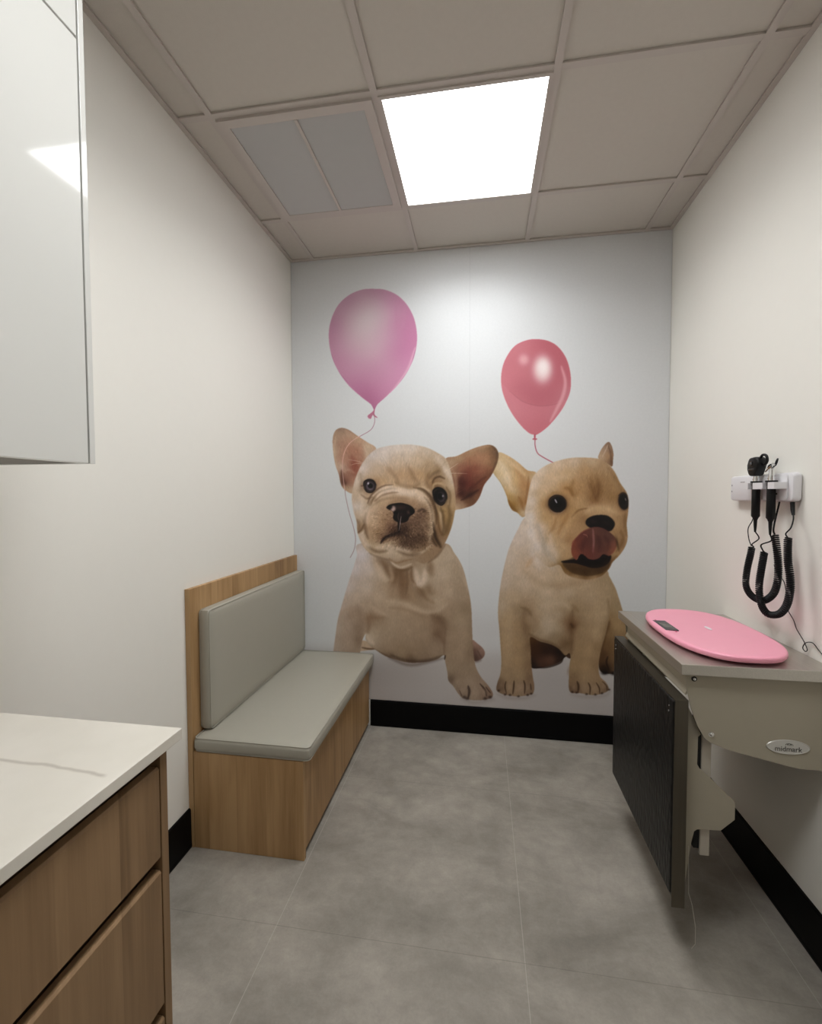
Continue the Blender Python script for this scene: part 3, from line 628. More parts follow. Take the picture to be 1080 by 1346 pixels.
# ================================================================ the printed wall mural (flat artwork: two puppies, two balloons)
# painted with numpy into a small canvas, later stored as colours on the mural's own surface
def paint_mural():
    K = 3.0; X0, Y0, X1, Y1 = 370.0, 290.0, 900.0, 1000.0
    cw, ch = int((X1-X0)*K), int((Y1-Y0)*K)
    rng = np.random.default_rng(5)
    yy, xx = np.mgrid[0:ch, 0:cw].astype(np.float32)
    img = np.zeros((ch, cw, 3), np.float32)
    def frame(s, ox, oy):                       # artwork frame -> canvas
        return lambda p: np.array([((q[0]/s+ox-X0)*K, (q[1]/s+oy-Y0)*K) for q in p], np.float32)
    def smooth_closed(P, n=6):
        m = len(P); out = []
        for i in range(m):
            a, b, c, d = P[i-1], P[i], P[(i+1) % m], P[(i+2) % m]
            for k in range(n):
                t = k/n; out.append(0.5*((2*b)+(c-a)*t+(2*a-5*b+4*c-d)*t*t+(3*b-a-3*c+d)*t**3))
        return np.array(out)
    def smooth_open(P, n=6):
        P = np.vstack([2*P[0]-P[1], P, 2*P[-1]-P[-2]]); out = []
        for i in range(1, len(P)-2):
            a, b, c, d = P[i-1:i+3]
            for k in range(n):
                t = k/n; out.append(0.5*((2*b)+(c-a)*t+(2*a-5*b+4*c-d)*t*t+(3*b-a-3*c+d)*t**3))
        out.append(P[-2]); return np.array(out)
    def blur(a, s):
        r = int(math.ceil(s*2.5)); k = np.exp(-0.5*(np.arange(-r, r+1)/s)**2); k /= k.sum()
        p = np.pad(a, ((r, r), (0, 0)), mode='edge'); a = sum(k[i]*p[i:i+a.shape[0]] for i in range(2*r+1))
        p = np.pad(a, ((0, 0), (r, r)), mode='edge'); return sum(k[i]*p[:, i:i+a.shape[1]] for i in range(2*r+1)).astype(np.float32)
    pups = np.zeros((ch, cw), np.float32); track = [False]
    def mask(P, soft=1.2):
        P = smooth_closed(P); m = np.zeros((ch, cw), np.float32)
        a = P; b = np.roll(P, -1, 0); y0 = max(0, int(P[:, 1].min())); y1 = min(ch-1, int(P[:, 1].max())+1)
        for y in range(y0, y1):
            c = (a[:, 1] <= y) != (b[:, 1] <= y)
            if not c.any(): continue
            t = (y-a[c, 1])/(b[c, 1]-a[c, 1]); xs = np.sort(a[c, 0]+t*(b[c, 0]-a[c, 0]))
            for u, v in zip(xs[::2], xs[1::2]):
                i, j = max(0, int(round(u))), min(cw, int(round(v))); m[y, i:j] = 1
        x0, x1 = max(0, int(P[:, 0].min())-8), min(cw, int(P[:, 0].max())+8); y0 = max(0, y0-8); y1 = min(ch, y1+8)
        m[y0:y1, x0:x1] = blur(m[y0:y1, x0:x1], soft)
        if track[0] and soft < 3: np.maximum(pups, m, out=pups)
        return m
    def comp(col, al):
        img[:] = img + (np.asarray(col, np.float32)-img)*al[..., None]
    def field(pts, fr, m, power=2.6, bl=1.4):
        """smooth colour field through hand-placed samples, laid inside a mask"""
        P = fr([(p[0], p[1]) for p in pts]); Cc = np.array([p[2:5] for p in pts], np.float32)
        ys, xs = np.nonzero(m > 0.002); a, b, c, d = ys.min(), ys.max()+1, xs.min(), xs.max()+1
        st = 4; gy_, gx_ = np.mgrid[a:b+st:st, c:d+st:st].astype(np.float32)
        W_ = 0; A = 0
        for p, col in zip(P, Cc):
            w = 1.0/((gx_-p[0])**2+(gy_-p[1])**2+60.0)**(power/2); W_ = W_+w; A = A+w[..., None]*col
        A = A/W_[..., None]; A = np.stack([blur(A[..., q], bl) for q in range(3)], -1)
        fy = (np.arange(a, b)-a)/st; fx = (np.arange(c, d)-c)/st
        iy = fy.astype(int); ix = fx.astype(int); ty = (fy-iy)[:, None, None]; tx = (fx-ix)[None, :, None]
        iy1 = np.minimum(iy+1, A.shape[0]-1); ix1 = np.minimum(ix+1, A.shape[1]-1)
        F = (A[iy][:, ix]*(1-ty)*(1-tx)+A[iy1][:, ix]*ty*(1-tx)+A[iy][:, ix1]*(1-ty)*tx+A[iy1][:, ix1]*ty*tx)
        al = m[a:b, c:d, None]; img[a:b, c:d] = img[a:b, c:d]*(1-al)+F*al
    def stroke(pts, fr, w, col, al=1.0, soft=0.5, m=None, taper=True, raw=False):
        """soft tapered brush stroke; w in artwork pixels of the photo"""
        P = pts if raw else smooth_open(fr(pts), 5); n = len(P); w = w*K/2
        pad = w*(1+soft)+3; x0, x1 = int(max(0, P[:, 0].min()-pad)), int(min(cw, P[:, 0].max()+pad+1)); y0, y1 = int(max(0, P[:, 1].min()-pad)), int(min(ch, P[:, 1].max()+pad+1))
        if x1 <= x0 or y1 <= y0: return
        X, Y = xx[y0:y1, x0:x1], yy[y0:y1, x0:x1]; best = np.full(X.shape, -9.0, np.float32)
        for i in range(n-1):
            a, b = P[i], P[i+1]; d = b-a; L2 = float(d@d)+1e-6
            t = np.clip(((X-a[0])*d[0]+(Y-a[1])*d[1])/L2, 0, 1)
            D = np.hypot(X-a[0]-t*d[0], Y-a[1]-t*d[1]); s = (i+t)/(n-1)
            ww = w*(np.sqrt(np.clip(4*s*(1-s), 0, 1))*0.85+0.15) if taper else w
            v = (ww-D)/(soft*w+0.8); best = np.maximum(best, v)
        A = np.clip(best*0.5+0.5, 0, 1); A = A*A*(3-2*A)*al
        if m is not None: A = A*m[y0:y1, x0:x1]
        img[y0:y1, x0:x1] += (np.asarray(col, np.float32)-img[y0:y1, x0:x1])*A[..., None]
    def blob(c, rx, ry, ang, col, al=1.0, hard=1.0, m=None, fr=None, s=1.0):
        p = fr([c])[0]; rx, ry = rx/s*K, ry/s*K; R = max(rx, ry)*2.2+3
        x0, x1 = int(max(0, p[0]-R)), int(min(cw, p[0]+R+1)); y0, y1 = int(max(0, p[1]-R)), int(min(ch, p[1]+R+1))
        if x1 <= x0 or y1 <= y0: return
        X, Y = xx[y0:y1, x0:x1]-p[0], yy[y0:y1, x0:x1]-p[1]; ca, sa = math.cos(ang), math.sin(ang)
        d = ((X*ca+Y*sa)/rx)**2+((-X*sa+Y*ca)/ry)**2
        A = np.exp(-d**hard)*al
        if m is not None: A = A*m[y0:y1, x0:x1]
        img[y0:y1, x0:x1] += (np.asarray(col, np.float32)-img[y0:y1, x0:x1])*A[..., None]
    def hairs(n, poly, fr, direc, ln, amp, m, al=0.35, w=0.45):
        """short fur strokes, lighter and darker than what lies under them"""
        P = fr(poly); x0, y0 = P.min(0); x1, y1 = P.max(0)
        for _ in range(n):
            x, y = rng.uniform(x0, x1), rng.uniform(y0, y1)
            xi, yi = int(min(max(x, 0), cw-1)), int(min(max(y, 0), ch-1))
            if m[yi, xi] < 0.6: continue
            th = direc(x/K+X0, y/K+Y0)+rng.normal(0, 0.22); L_ = ln*K*rng.uniform(0.6, 1.3)
            base = img[yi, xi].copy(); k = rng.normal(0, amp); col = np.clip(base+k*np.array([1, .97, .88]), 0, 255)
            q = np.array([[x, y], [x+math.cos(th)*L_*0.5+rng.normal(0, .4), y+math.sin(th)*L_*0.5], [x+math.cos(th)*L_, y+math.sin(th)*L_]], np.float32)
            stroke(q, None, w, col, al, 0.9, m, raw=True)

    A1 = frame(3.3655, 380, 540); F1 = frame(6.75, 460, 570)
    A2 = frame(3.364, 620, 540); F2 = frame(6.75, 690, 600)
    B1 = frame(3.857, 380, 340); B2 = frame(3.857, 620, 340)
    L1 = frame(4.909, 440, 780); L2 = frame(5.684, 640, 780)
    I = frame(1, 0, 0)
    # ---- printed backdrop: cool white, running into a warm grey floor
    py = yy/K+Y0; px = xx/K+X0
    img[:] = np.array([207, 208, 209], np.float32)
    t = np.clip((py-838)/34, 0, 1)[..., None]; t = t*t*(3-2*t)
    img[:] = img*(1-t)+np.array([184, 178, 175], np.float32)*t
    t = np.clip((py-870)/80, 0, 1)[..., None]; img[:] = img*(1-t)+np.array([168, 160, 156], np.float32)*t
    blob((640, 830), 90, 26, 0, (200, 197, 196), 0.7, 1, None, I); blob((520, 885), 70, 22, 0, (156, 148, 143), 0.55, 1, None, I)
    blob((720, 890), 40, 22, 0, (160, 152, 148), 0.5, 1, None, I); blob((640, 925), 60, 14, 0.05, (182, 174, 172), 0.6, 1, None, I)
    blob((800, 915), 30, 10, 0, (176, 169, 166), 0.6, 1, None, I)
    # ---- balloons
    track[0] = True
    m = mask(B1([(430,153),(490,159),(550,187),(600,238),(635,310),(648,400),(635,490),(600,570),(550,640),(490,700),(448,738),(431,765),(414,738),(365,700),(300,640),(250,570),(215,490),(201,400),(210,320),(245,240),(300,187),(365,158)]), 1.0)
    field([(430,160,178,110,146),(300,200,186,122,158),(215,330,180,108,148),(205,400,192,118,156),(240,520,196,116,158),(330,640,192,104,152),(420,720,170,76,126),(395,700,178,84,132),(460,700,204,120,164),(540,640,206,124,168),(610,540,210,124,170),(640,420,196,104,154),(620,300,192,100,150),(560,210,190,108,152),(590,400,192,96,150),(560,330,192,104,152),(560,480,190,98,150),
           (500,200,196,128,166),(520,280,204,148,176),(510,400,202,146,174),(500,520,200,136,168),(430,600,196,124,162),(330,560,202,138,170),(270,470,202,142,172),(250,380,196,136,166),(280,290,192,142,164),(350,220,194,150,168),(430,210,196,166,176),(440,290,204,188,190),(380,300,206,192,193),(340,340,206,186,190),(400,360,208,184,190),(330,420,208,172,184),(420,450,206,168,182)], B1, m, 2.8, 7.0)
    stroke([(555,190),(580,260),(570,350),(545,330),(540,240)], B1, 4, (196,118,160), 0.5, 1.0, m)
    stroke([(470,730),(540,650),(600,560),(638,450)], B1, 3.0, (222,160,190), 0.8, 0.9, m)
    for a, b in (((640,460),(560,628)), ((212,480),(300,632))): stroke([a, ((a[0]+b[0])/2+(14 if a[0] > 400 else -14), (a[1]+b[1])/2+6), b], B1, 1.2, (170,84,130), 0.6, 0.8, m)
    stroke([(432,760),(428,790),(446,806)], B1, 1.8, (170,84,112), 1, 0.5); comp((186,96,128), mask(B1([(430,770),(412,784),(398,796),(402,808),(414,811),(420,798),(428,784)]), 1.0))
    stroke([(431,790),(432,830),(412,868),(355,902)], B1, 0.8, (158,108,124), 0.95, 0.5, taper=False)
    m = mask(B2([(330,408),(390,418),(440,450),(480,510),(500,590),(498,670),(470,740),(430,800),(380,855),(335,888),(315,892),(285,880),(240,835),(195,770),(160,690),(148,620),(155,550),(180,490),(220,440),(275,414)]), 1.0)
    field([(330,415,196,82,98),(250,440,204,98,112),(180,520,200,92,106),(155,620,208,100,114),(200,760,212,108,122),(300,870,204,84,100),(340,850,200,78,96),(420,780,202,94,110),(480,700,206,112,126),(495,600,200,86,102),(470,520,196,82,98),(400,450,196,80,96),(250,650,192,84,100),(330,700,188,80,96),(420,690,192,84,100),(300,790,206,96,112),(300,560,200,96,110),(220,580,204,96,110),(430,600,196,84,100)], B2, m, 2.8, 6.0)
    track[0] = False; low = mask(B2([(150,640),(200,680),(255,722),(330,745),(400,742),(470,715),(480,800),(380,900),(240,880),(150,760)]), 2.0)
    comp((214,112,126), low*m*0.42)
    stroke([(190,670),(255,722),(330,745),(400,742),(455,725)], B2, 1.0, (170,72,88), 0.5, 0.9, m)
    blob((358,560), 48, 68, 0, (232,206,206), 0.95, 1.7, m, B2, 3.857); blob((360,548), 26, 36, 0, (238,224,222), 0.8, 1.3, m, B2, 3.857); blob((262,512), 26, 28, 0, (226,160,166), 0.75, 1.3, m, B2, 3.857)
    stroke([(452,545),(472,620),(462,690),(430,760),(396,825)], B2, 4.5, (226,150,160), 0.75, 0.8, m)
    stroke([(318,888),(318,912)], B2, 2.4, (176,76,92), 1, 0.4); stroke([(306,914),(330,914)], B2, 2.2, (176,76,92), 1, 0.4)
    stroke([(319,914),(320,950),(332,985),(360,1006),(417,1037)], B2, 1.3, (166,78,94), 1, 0.4, taper=False)

    # ================================================= puppy on the right
    mask_b = pups.copy(); pups[:] = 0; track[0] = True
    down = lambda x, y: PI/2
    # far hind parts and rear
    m = mask(A2([(590,720),(628,770),(650,830),(668,890),(700,1000),(720,1165),(640,1162),(590,1160),(562,1140),(560,1060),(575,980),(600,880)]), 1.4)
    field([(620,790,176,158,124),(650,860,168,150,116),(640,950,172,148,108),(660,1020,156,132,94),(600,960,140,114,76),(600,1040,126,98,64),(575,1080,96,70,44),(640,1090,132,106,74),(590,1150,44,30,20),(640,1150,120,96,68),(690,1100,140,116,80)], A2, m)
    for a in ([(600,1085),(594,1110),(606,1150)], [(632,1090),(634,1120),(640,1160)]): stroke(a, A2, 2.2, (44,28,18), 0.8, 0.7, m)
    for c in ((586,1158), (628,1160)): blob(c, 16, 9, 0, (22,16,14), 0.95, 1.4, None, A2, 3.364)
    stroke([(608,930),(585,990),(572,1060)], A2, 5, (92,66,40), 0.6, 1.0, m)
    m = mask(A2([(255,985),(300,1000),(400,1040),(440,1070),(412,1088),(385,1112),(330,1130),(262,1134),(250,1060)]), 1.2)
    field([(262,1000,96,66,36),(280,1060,72,46,26),(330,1060,58,38,28),(390,1060,40,28,24),(300,1110,88,60,46),(350,1105,98,70,54),(380,1100,52,36,28),(265,1130,36,24,18),(420,1070,40,28,22)], A2, m)
    blob((340,1098), 32, 20, 0, (104,74,58), 0.6, 1.2, m, A2, 3.364)
    stroke([(268,1134),(330,1133),(388,1114),(404,1090)], A2, 2.5, (40,28,24), 0.85, 0.6)
    m = mask(A2([(400,1000),(445,1010),(440,1090),(412,1082),(385,1050)]), 1.5); comp((70,48,32), m*0.95)
    blob((424,1150), 6, 20, 0.1, (150,132,118), 0.7, 1.3, None, A2, 3.364)
    # torso
    body2 = [(235,470),(205,520),(180,570),(160,620),(142,690),(128,760),(118,840),(115,900),(121,960),(126,1030),(130,1100),(126,1160),(113,1200),(108,1232),(130,1250),(165,1258),(200,1262),(240,1258),(270,1248),(276,1215),(270,1180),(263,1120),(260,1060),(258,1000),(300,1018),(350,1032),(385,1052),(412,1080),(430,1070),(436,1090),(430,1130),(428,1180),(428,1225),(440,1246),(480,1248),(530,1256),(575,1250),(605,1232),(592,1200),(566,1172),(560,1120),(572,1050),(592,980),(608,900),(614,820),(606,740),(585,690),(440,560),(300,440)]
    mb = mask(A2(body2), 1.3)
    field([(250,520,216,208,192),(200,560,212,203,188),(160,650,208,198,180),(135,760,200,188,168),(125,860,190,175,150),(122,900,186,168,138),(170,700,206,194,172),(240,680,206,190,164),(230,760,204,190,166),(300,640,210,202,186),(300,740,208,192,166),(400,740,198,180,150),(500,760,192,174,144),(580,740,176,158,126),(600,800,178,160,128),(330,800,204,190,164),(420,800,196,180,152),(520,820,186,168,138),(590,860,180,162,130),
           (180,830,194,176,146),(210,880,168,148,116),(250,890,160,138,108),(150,930,184,162,126),(200,950,176,152,116),(240,960,150,126,94),(145,1020,182,160,124),(200,1030,178,154,116),(250,1040,146,122,90),(145,1100,182,160,124),(200,1110,180,156,118),(250,1120,148,124,92),(150,1170,176,154,120),(210,1170,178,156,120),(255,1180,142,118,90),(125,1210,118,96,74),(170,1220,168,146,116),(215,1225,174,152,124),(255,1225,140,118,94),
           (290,880,186,168,138),(330,870,196,180,152),(380,900,190,174,146),(330,940,194,180,154),(380,960,184,168,138),(300,990,176,160,132),(360,1010,160,142,112),(430,930,140,112,80),(445,950,110,80,52),(410,1030,128,104,74),(415,870,176,158,126),
           (460,880,170,150,116),(520,900,182,162,128),(570,900,186,166,132),(480,970,174,152,116),(540,980,184,162,126),(590,960,166,144,108),(470,1050,172,148,110),(520,1060,182,158,120),(555,1050,160,136,100),(460,1120,170,146,108),(510,1130,180,156,118),(550,1120,154,130,96),(445,1190,150,126,94),(500,1180,176,154,118),(560,1190,166,142,108),(450,1230,120,96,72),(500,1225,166,144,114),(550,1230,164,142,112),(590,1225,140,116,90)], A2, mb)
    # folds, leg edges, chest modelling
    for p, w, c, a in (([(232,880),(228,930),(244,990),(256,1060)], 7, (128,104,74), .45), ([(215,868),(245,880),(262,905)], 4, (120,98,68), .5), ([(262,900),(290,940),(262,985)], 5, (160,140,108), .4),
                       ([(445,880),(440,940),(440,1010),(436,1075)], 6, (118,92,62), .55), ([(470,890),(455,870),(440,858)], 4, (140,116,84), .5), ([(436,940),(446,958)], 3.5, (84,58,38), .8), ([(250,985),(300,1012),(350,1028),(392,1050)], 4, (112,88,60), .6),
                       ([(225,700),(300,760),(400,770),(520,745),(598,715)], 9, (172,150,118), .4), ([(240,690),(262,660),(280,640)], 5, (196,164,124), .5), ([(300,870),(340,850),(400,850),(430,870)], 9, (206,192,166), .45),
                       ([(330,900),(345,950),(330,985)], 12, (202,190,166), .5), ([(540,860),(560,930),(545,1010)], 9, (194,174,140), .4), ([(170,870),(165,960),(165,1080)], 9, (194,174,140), .4), ([(600,830),(606,900),(586,990),(566,1060)], 4, (140,118,84), .5),
                       ([(120,930),(126,1040),(130,1130)], 4, (158,136,102), .5), ([(300,560),(320,640),(360,700)], 8, (198,190,176), .6), ([(262,560),(270,630),(300,700)], 7, (222,216,204), .5)):
        stroke(p, A2, w, c, a, 1.2, mb)
    # toes
    for p, w in (([(150,1195),(146,1220),(152,1250)], 1.6), ([(186,1192),(184,1220),(180,1252)], 2.2), ([(228,1190),(234,1215),(232,1250)], 2.0), ([(258,1205),(262,1235)], 1.4), ([(464,1195),(470,1215),(468,1246)], 2.6), ([(513,1200),(522,1222),(520,1254)], 2.0), ([(548,1200),(562,1225),(564,1250)], 1.6), ([(575,1195),(594,1215),(596,1240)], 1.2)):
        stroke(p, A2, w, (70,50,36), 0.8, 0.6, mb)
    for c in ((118,1236), (146,1254), (168,1256), (205,1262), (246,1256), (262,1250), (443,1242), (462,1245), (506,1252), (545,1254), (574,1248), (606,1232)): blob(c, 6, 5, 0, (56,40,32), 0.85, 1.2, None, A2, 3.364)
    for c, r in (((128,1212), 14), ((166,1222), 17), ((208,1226), 18), ((246,1224), 14), ((450,1222), 14), ((494,1224), 18), ((540,1226), 17), ((580,1218), 14)): blob(c, r*.7, r, 0, (186,164,134), 0.4, 1.0, mb, A2, 3.364)
    stroke([(110,1252),(160,1268),(230,1270),(280,1256)], A2, 4, (136,120,110), 0.4, 1.6); stroke([(436,1254),(500,1264),(580,1260),(612,1240)], A2, 4, (136,120,110), 0.4, 1.6)
    hairs(2600, body2, A2, lambda x, y: PI/2+0.25*math.sin(x/18)+(0.5 if y < 790 else 0), 4.0, 12, mb, 0.3)
    # ears
    m = mask(A2([(118,183),(160,198),(205,228),(245,262),(285,275),(275,340),(262,400),(248,450),(225,470),(200,450),(178,438),(162,410),(152,372),(128,320),(98,280),(88,262),(100,215)]), 1.2); me2 = m
    field([(130,200,208,190,152),(180,225,206,184,144),(240,270,196,168,124),(120,260,218,206,174),(150,300,220,208,178),(180,350,216,200,166),(215,330,196,166,122),(240,330,176,142,98),(255,380,196,176,140),(200,300,208,184,140),(165,380,186,160,106),(180,420,160,128,70),(205,430,178,150,100),(230,440,204,190,164),(235,400,166,130,84),(105,275,200,182,140),(270,300,206,188,154)], A2, m)
    for p, w, c, a in (([(160,395),(175,425),(200,445)], 4, (132,98,44), .7), ([(190,250),(220,300),(232,360),(222,420)], 8, (186,150,104), .5), ([(150,215),(200,250),(235,285)], 5, (220,202,168), .5), ([(250,290),(245,350),(236,410)], 3, (150,112,70), .5), ([(205,380),(220,410),(228,440)], 4, (150,110,60), .5), ([(120,220),(150,270),(170,340)], 6, (226,216,190), .5), ([(98,282),(128,322),(152,374)], 1.6, (172,146,96), .7)): stroke(p, A2, w, c, a, 1.1, m)
    hairs(260, [(90,180),(285,470)], A2, lambda x, y: 0.9, 5, 14, m, 0.3)
    m = mask(A2([(560,212),(562,190),(578,160),(602,137),(617,152),(625,185),(624,215),(620,245),(600,236)]), 1.0)
    field([(602,142,140,118,98),(585,170,186,166,142),(572,200,196,178,150),(600,200,190,162,124),(618,180,140,116,92),(620,220,128,104,80),(605,165,168,146,122)], A2, m)
    stroke([(600,150),(612,185),(614,235)], A2, 2.0, (120,94,72), .6, .8, m); stroke([(575,205),(592,170),(600,150)], A2, 1.5, (214,200,180), .6, .8, m)
    # head
    head2 = [(262,310),(285,272),(325,242),(375,222),(435,208),(500,206),(560,212),(600,233),(630,268),(655,318),(682,358),(692,398),(690,450),(684,500),(688,560),(676,602),(650,640),(622,668),(604,700),(565,734),(512,748),(455,740),(412,718),(385,680),(340,690),(290,650),(258,590),(240,520),(234,460),(245,390)]
    mh = mask(A2(head2), 1.4)
    field([(300,260,216,206,186),(380,230,214,200,176),(450,220,206,192,168),(530,220,198,180,150),(600,245,180,158,124),(640,310,176,152,112),(270,330,218,208,190),(260,400,216,208,192),(250,470,218,212,198),(255,540,220,214,202),(290,600,218,212,200),(300,520,216,204,184),(330,470,196,170,126),(320,410,192,164,120),(300,360,206,186,152),(350,300,210,190,158),(420,280,204,182,146),(500,270,186,160,120),(540,310,164,134,92),(550,350,144,112,70),(540,390,150,118,76),
           (480,340,186,156,112),(420,350,188,156,108),(600,330,170,142,100),(620,380,164,136,92),(470,410,196,170,128),(440,440,186,158,112),(520,440,196,172,134),(600,440,198,174,136),(650,440,190,164,124),(680,480,160,134,96),(560,445,196,172,132),(500,475,168,138,98),(640,500,184,158,118),(675,550,178,152,114),(410,480,190,160,112),(360,500,200,172,128),(380,540,202,174,132),(350,570,200,178,142),(330,610,212,204,188),(360,640,204,190,164),(400,600,200,176,138),(430,570,176,146,104),(420,640,190,164,124),
           (400,690,140,112,66),(450,700,132,100,56),(500,710,112,84,48),(560,700,120,92,54),(600,680,148,120,82),(460,735,176,152,114),(540,738,176,150,112),(640,620,176,150,110),(650,580,160,132,94),(655,540,166,138,98),(290,670,206,194,172)], A2, mh)
    for p, w, c, a in (([(452,300),(440,340),(452,372),(470,352)], 5, (150,116,64), .4), ([(408,340),(430,346),(446,376)], 4, (140,104,58), .55), ([(520,300),(535,350),(548,392)], 6, (130,98,56), .45), ([(556,300),(560,350),(552,396)], 5, (126,94,54), .45),
                       ([(500,450),(540,428),(590,430),(640,455)], 7, (210,188,150), .6), ([(440,470),(470,440),(510,430)], 2.2, (128,98,58), .6), ([(428,455),(400,500),(380,545)], 3.4, (168,134,88), .5), ([(372,470),(362,510),(340,545)], 3, (160,126,82), .45), ([(452,455),(420,510),(400,560)], 5, (210,186,146), .4),
                       ([(600,250),(640,310),(660,350)], 4, (142,114,76), .4), ([(676,455),(676,500),(682,550)], 4, (132,104,66), .5), ([(655,530),(668,560),(655,600),(636,622)], 4, (128,98,60), .55), ([(640,640),(610,672),(595,705)], 3, (112,84,50), .5),
                       ([(290,500),(310,560),(330,620),(370,670)], 6, (190,182,166), .6), ([(345,540),(350,590),(372,640)], 6, (218,208,190), .5), ([(262,450),(262,520),(282,590)], 8, (226,222,212), .5), ([(330,560),(318,600),(330,640)], 5, (176,164,140), .4), ([(395,716),(450,744),(520,752),(570,738)], 3, (214,202,180), .7), ([(320,330),(360,300),(420,290)], 8, (214,196,164), .5)):
        stroke(p, A2, w, c, a, 1.2, mh)
    hairs(1800, head2, A2, lambda x, y: (PI/2+ (x-775)*0.012 if y < 665 else (2.4 if x < 755 else 1.2)), 4.2, 14, mh, 0.3)
    hairs(420, [(440,250),(630,400)], A2, lambda x, y: PI/2+(x-782)*0.02, 6, 20, mh, 0.35)
    # eyes (face frame)
    blob((285,420), 106, 96, 0, (150,118,72), 0.5, 1.5, mh, F2, 6.75)
    blob((285,420), 92, 84, 0, (98,70,44), 0.8, 2.4, mh, F2, 6.75); blob((286,422), 80, 74, 0, (18,13,12), 1, 6, mh, F2, 6.75)
    blob((292,428), 56, 52, 0, (34,24,22), 0.8, 3, mh, F2, 6.75); blob((284,418), 40, 38, 0, (12,9,9), 1, 3, mh, F2, 6.75)
    stroke([(262,378),(280,412)], F2, 1.6, (196,200,206), .95, .5); stroke([(215,466),(255,498),(310,502),(352,470)], F2, 1.3, (168,146,122), .8, .6); stroke([(206,440),(214,380),(262,346),(322,352),(362,392)], F2, 1.6, (40,26,18), .8, .6)
    stroke([(200,360),(256,318),(330,330)], F2, 3, (176,146,98), .6, 1)
    blob((868,400), 56, 88, -0.1, (110,82,52), 0.7, 2, mh, F2, 6.75); blob((872,398), 48, 76, -0.12, (20,14,12), 1, 5, mh, F2, 6.75); blob((882,400), 26, 44, -0.1, (50,38,34), 0.8, 3, mh, F2, 6.75); blob((874,396), 18, 36, -0.1, (12,9,9), 1, 3, mh, F2, 6.75)
    stroke([(884,368),(893,392)], F2, 1.2, (168,160,156), .8, .5); stroke([(826,345),(868,322),(912,348)], F2, 2.2, (60,42,26), .7, .8, mh); stroke([(836,470),(872,482),(905,466)], F2, 1.2, (150,124,96), .6, .7, mh)
    # nose, tongue, mouth
    m = mask(F2([(535,590),(548,555),(590,530),(650,518),(720,522),(768,550),(794,592),(784,630),(755,660),(700,665),(620,650),(560,622)]), 1.8)
    comp((24,17,17), m); blob((600,575), 34, 20, 0.2, (58,46,46), .6, 1.2, m, F2, 6.75); blob((720,590), 40, 18, 0.5, (50,40,40), .6, 1.2, m, F2, 6.75); blob((560,598), 12, 8, 0, (60,48,46), .7, 1.2, m, F2, 6.75)
    m = mask(F2([(400,905),(330,935),(360,990),(440,1040),(560,1058),(660,1040),(720,1000),(758,930),(760,872),(700,850),(620,840),(500,850)]), 2.0)
    comp((60,42,26), m*0.5)
    m = mask(F2([(318,930),(400,916),(440,905),(500,850),(620,900),(700,860),(758,878),(752,920),(722,958),(660,985),(590,988),(520,968),(440,946),(360,944)]), 1.6); comp((17,11,11), m)
    for p, w in (([(370,965),(440,1005),(560,1020),(680,1000),(740,945)], 10),): stroke(p, F2, w, (84,62,34), .55, 1.2, mh)
    mt = mask(F2([(412,800),(418,760),(450,720),(500,670),(560,638),(620,624),(680,632),(740,665),(790,710),(812,760),(806,810),(782,850),(745,880),(712,870),(686,868),(655,900),(610,914),(560,906),(530,880),(500,862),(476,880),(455,918),(425,890),(410,850)]), 1.4)
    field([(430,780,150,82,56),(430,860,166,94,62),(470,740,122,62,50),(520,690,118,66,56),(600,650,112,72,64),(680,660,92,62,54),(750,720,92,64,56),(790,780,150,100,76),(770,840,158,100,72),(700,820,98,60,50),(640,760,86,56,50),(560,760,94,50,44),(500,800,112,56,46),(560,860,118,58,48),(620,880,112,64,56),(460,890,152,86,66)], F2, mt)
    comp((128,92,78), mt*0.38)
    stroke([(598,640),(604,700),(606,770),(600,850)], F2, 2.6, (168,128,122), .75, .9, mt); stroke([(600,800),(604,880)], F2, 3, (128,78,72), .5, 1, mt)
    stroke([(512,688),(545,700),(552,720)], F2, 1.0, (196,150,134), .7, .6, mt); stroke([(412,790),(440,730),(505,668),(580,634)], F2, 1.2, (186,128,104), .65, .6, mt); stroke([(456,916),(478,878),(505,862)], F2, 1.2, (196,140,116), .7, .6, mt); stroke([(806,800),(780,852),(745,878)], F2, 1.4, (176,120,92), .6, .7, mt)
    for p in ([(560,700),(520,760),(500,830)], [(640,700),(660,770),(650,840)], [(700,700),(740,770),(730,830)]): stroke(p, F2, 5, (76,42,38), .35, 1.2, mt)
    blob((815,770), 12, 60, -.2, (70,50,30), .6, 1.2, mh, F2, 6.75)
    hairs(240, [(300,900),(760,1060)], F2, lambda x, y: 1.4, 2.2, 16, mask(F2([(310,945),(440,960),(590,1000),(740,950),(720,1010),(560,1062),(430,1040)]), 2), .35)

    # ================================================= puppy on the left
    m = mask(A1([(808,1015),(832,1028),(858,1052),(865,1075),(852,1096),(822,1108),(808,1080)]), 1.2)
    field([(820,1030,166,130,110),(850,1060,160,124,104),(858,1085,130,98,82),(825,1095,84,58,46),(815,1060,104,74,58)], A1, m); stroke([(832,1060),(850,1092)], A1, 1.6, (90,62,50), .6, .8, m)
    m = mask(A1([(300,1030),(330,1015),(360,1030),(380,1052),(350,1058),(300,1060)]), 1.2); comp((190,164,130), m); stroke([(320,1046),(350,1052),(385,1052)], A1, 2.4, (96,68,44), .8, .7)
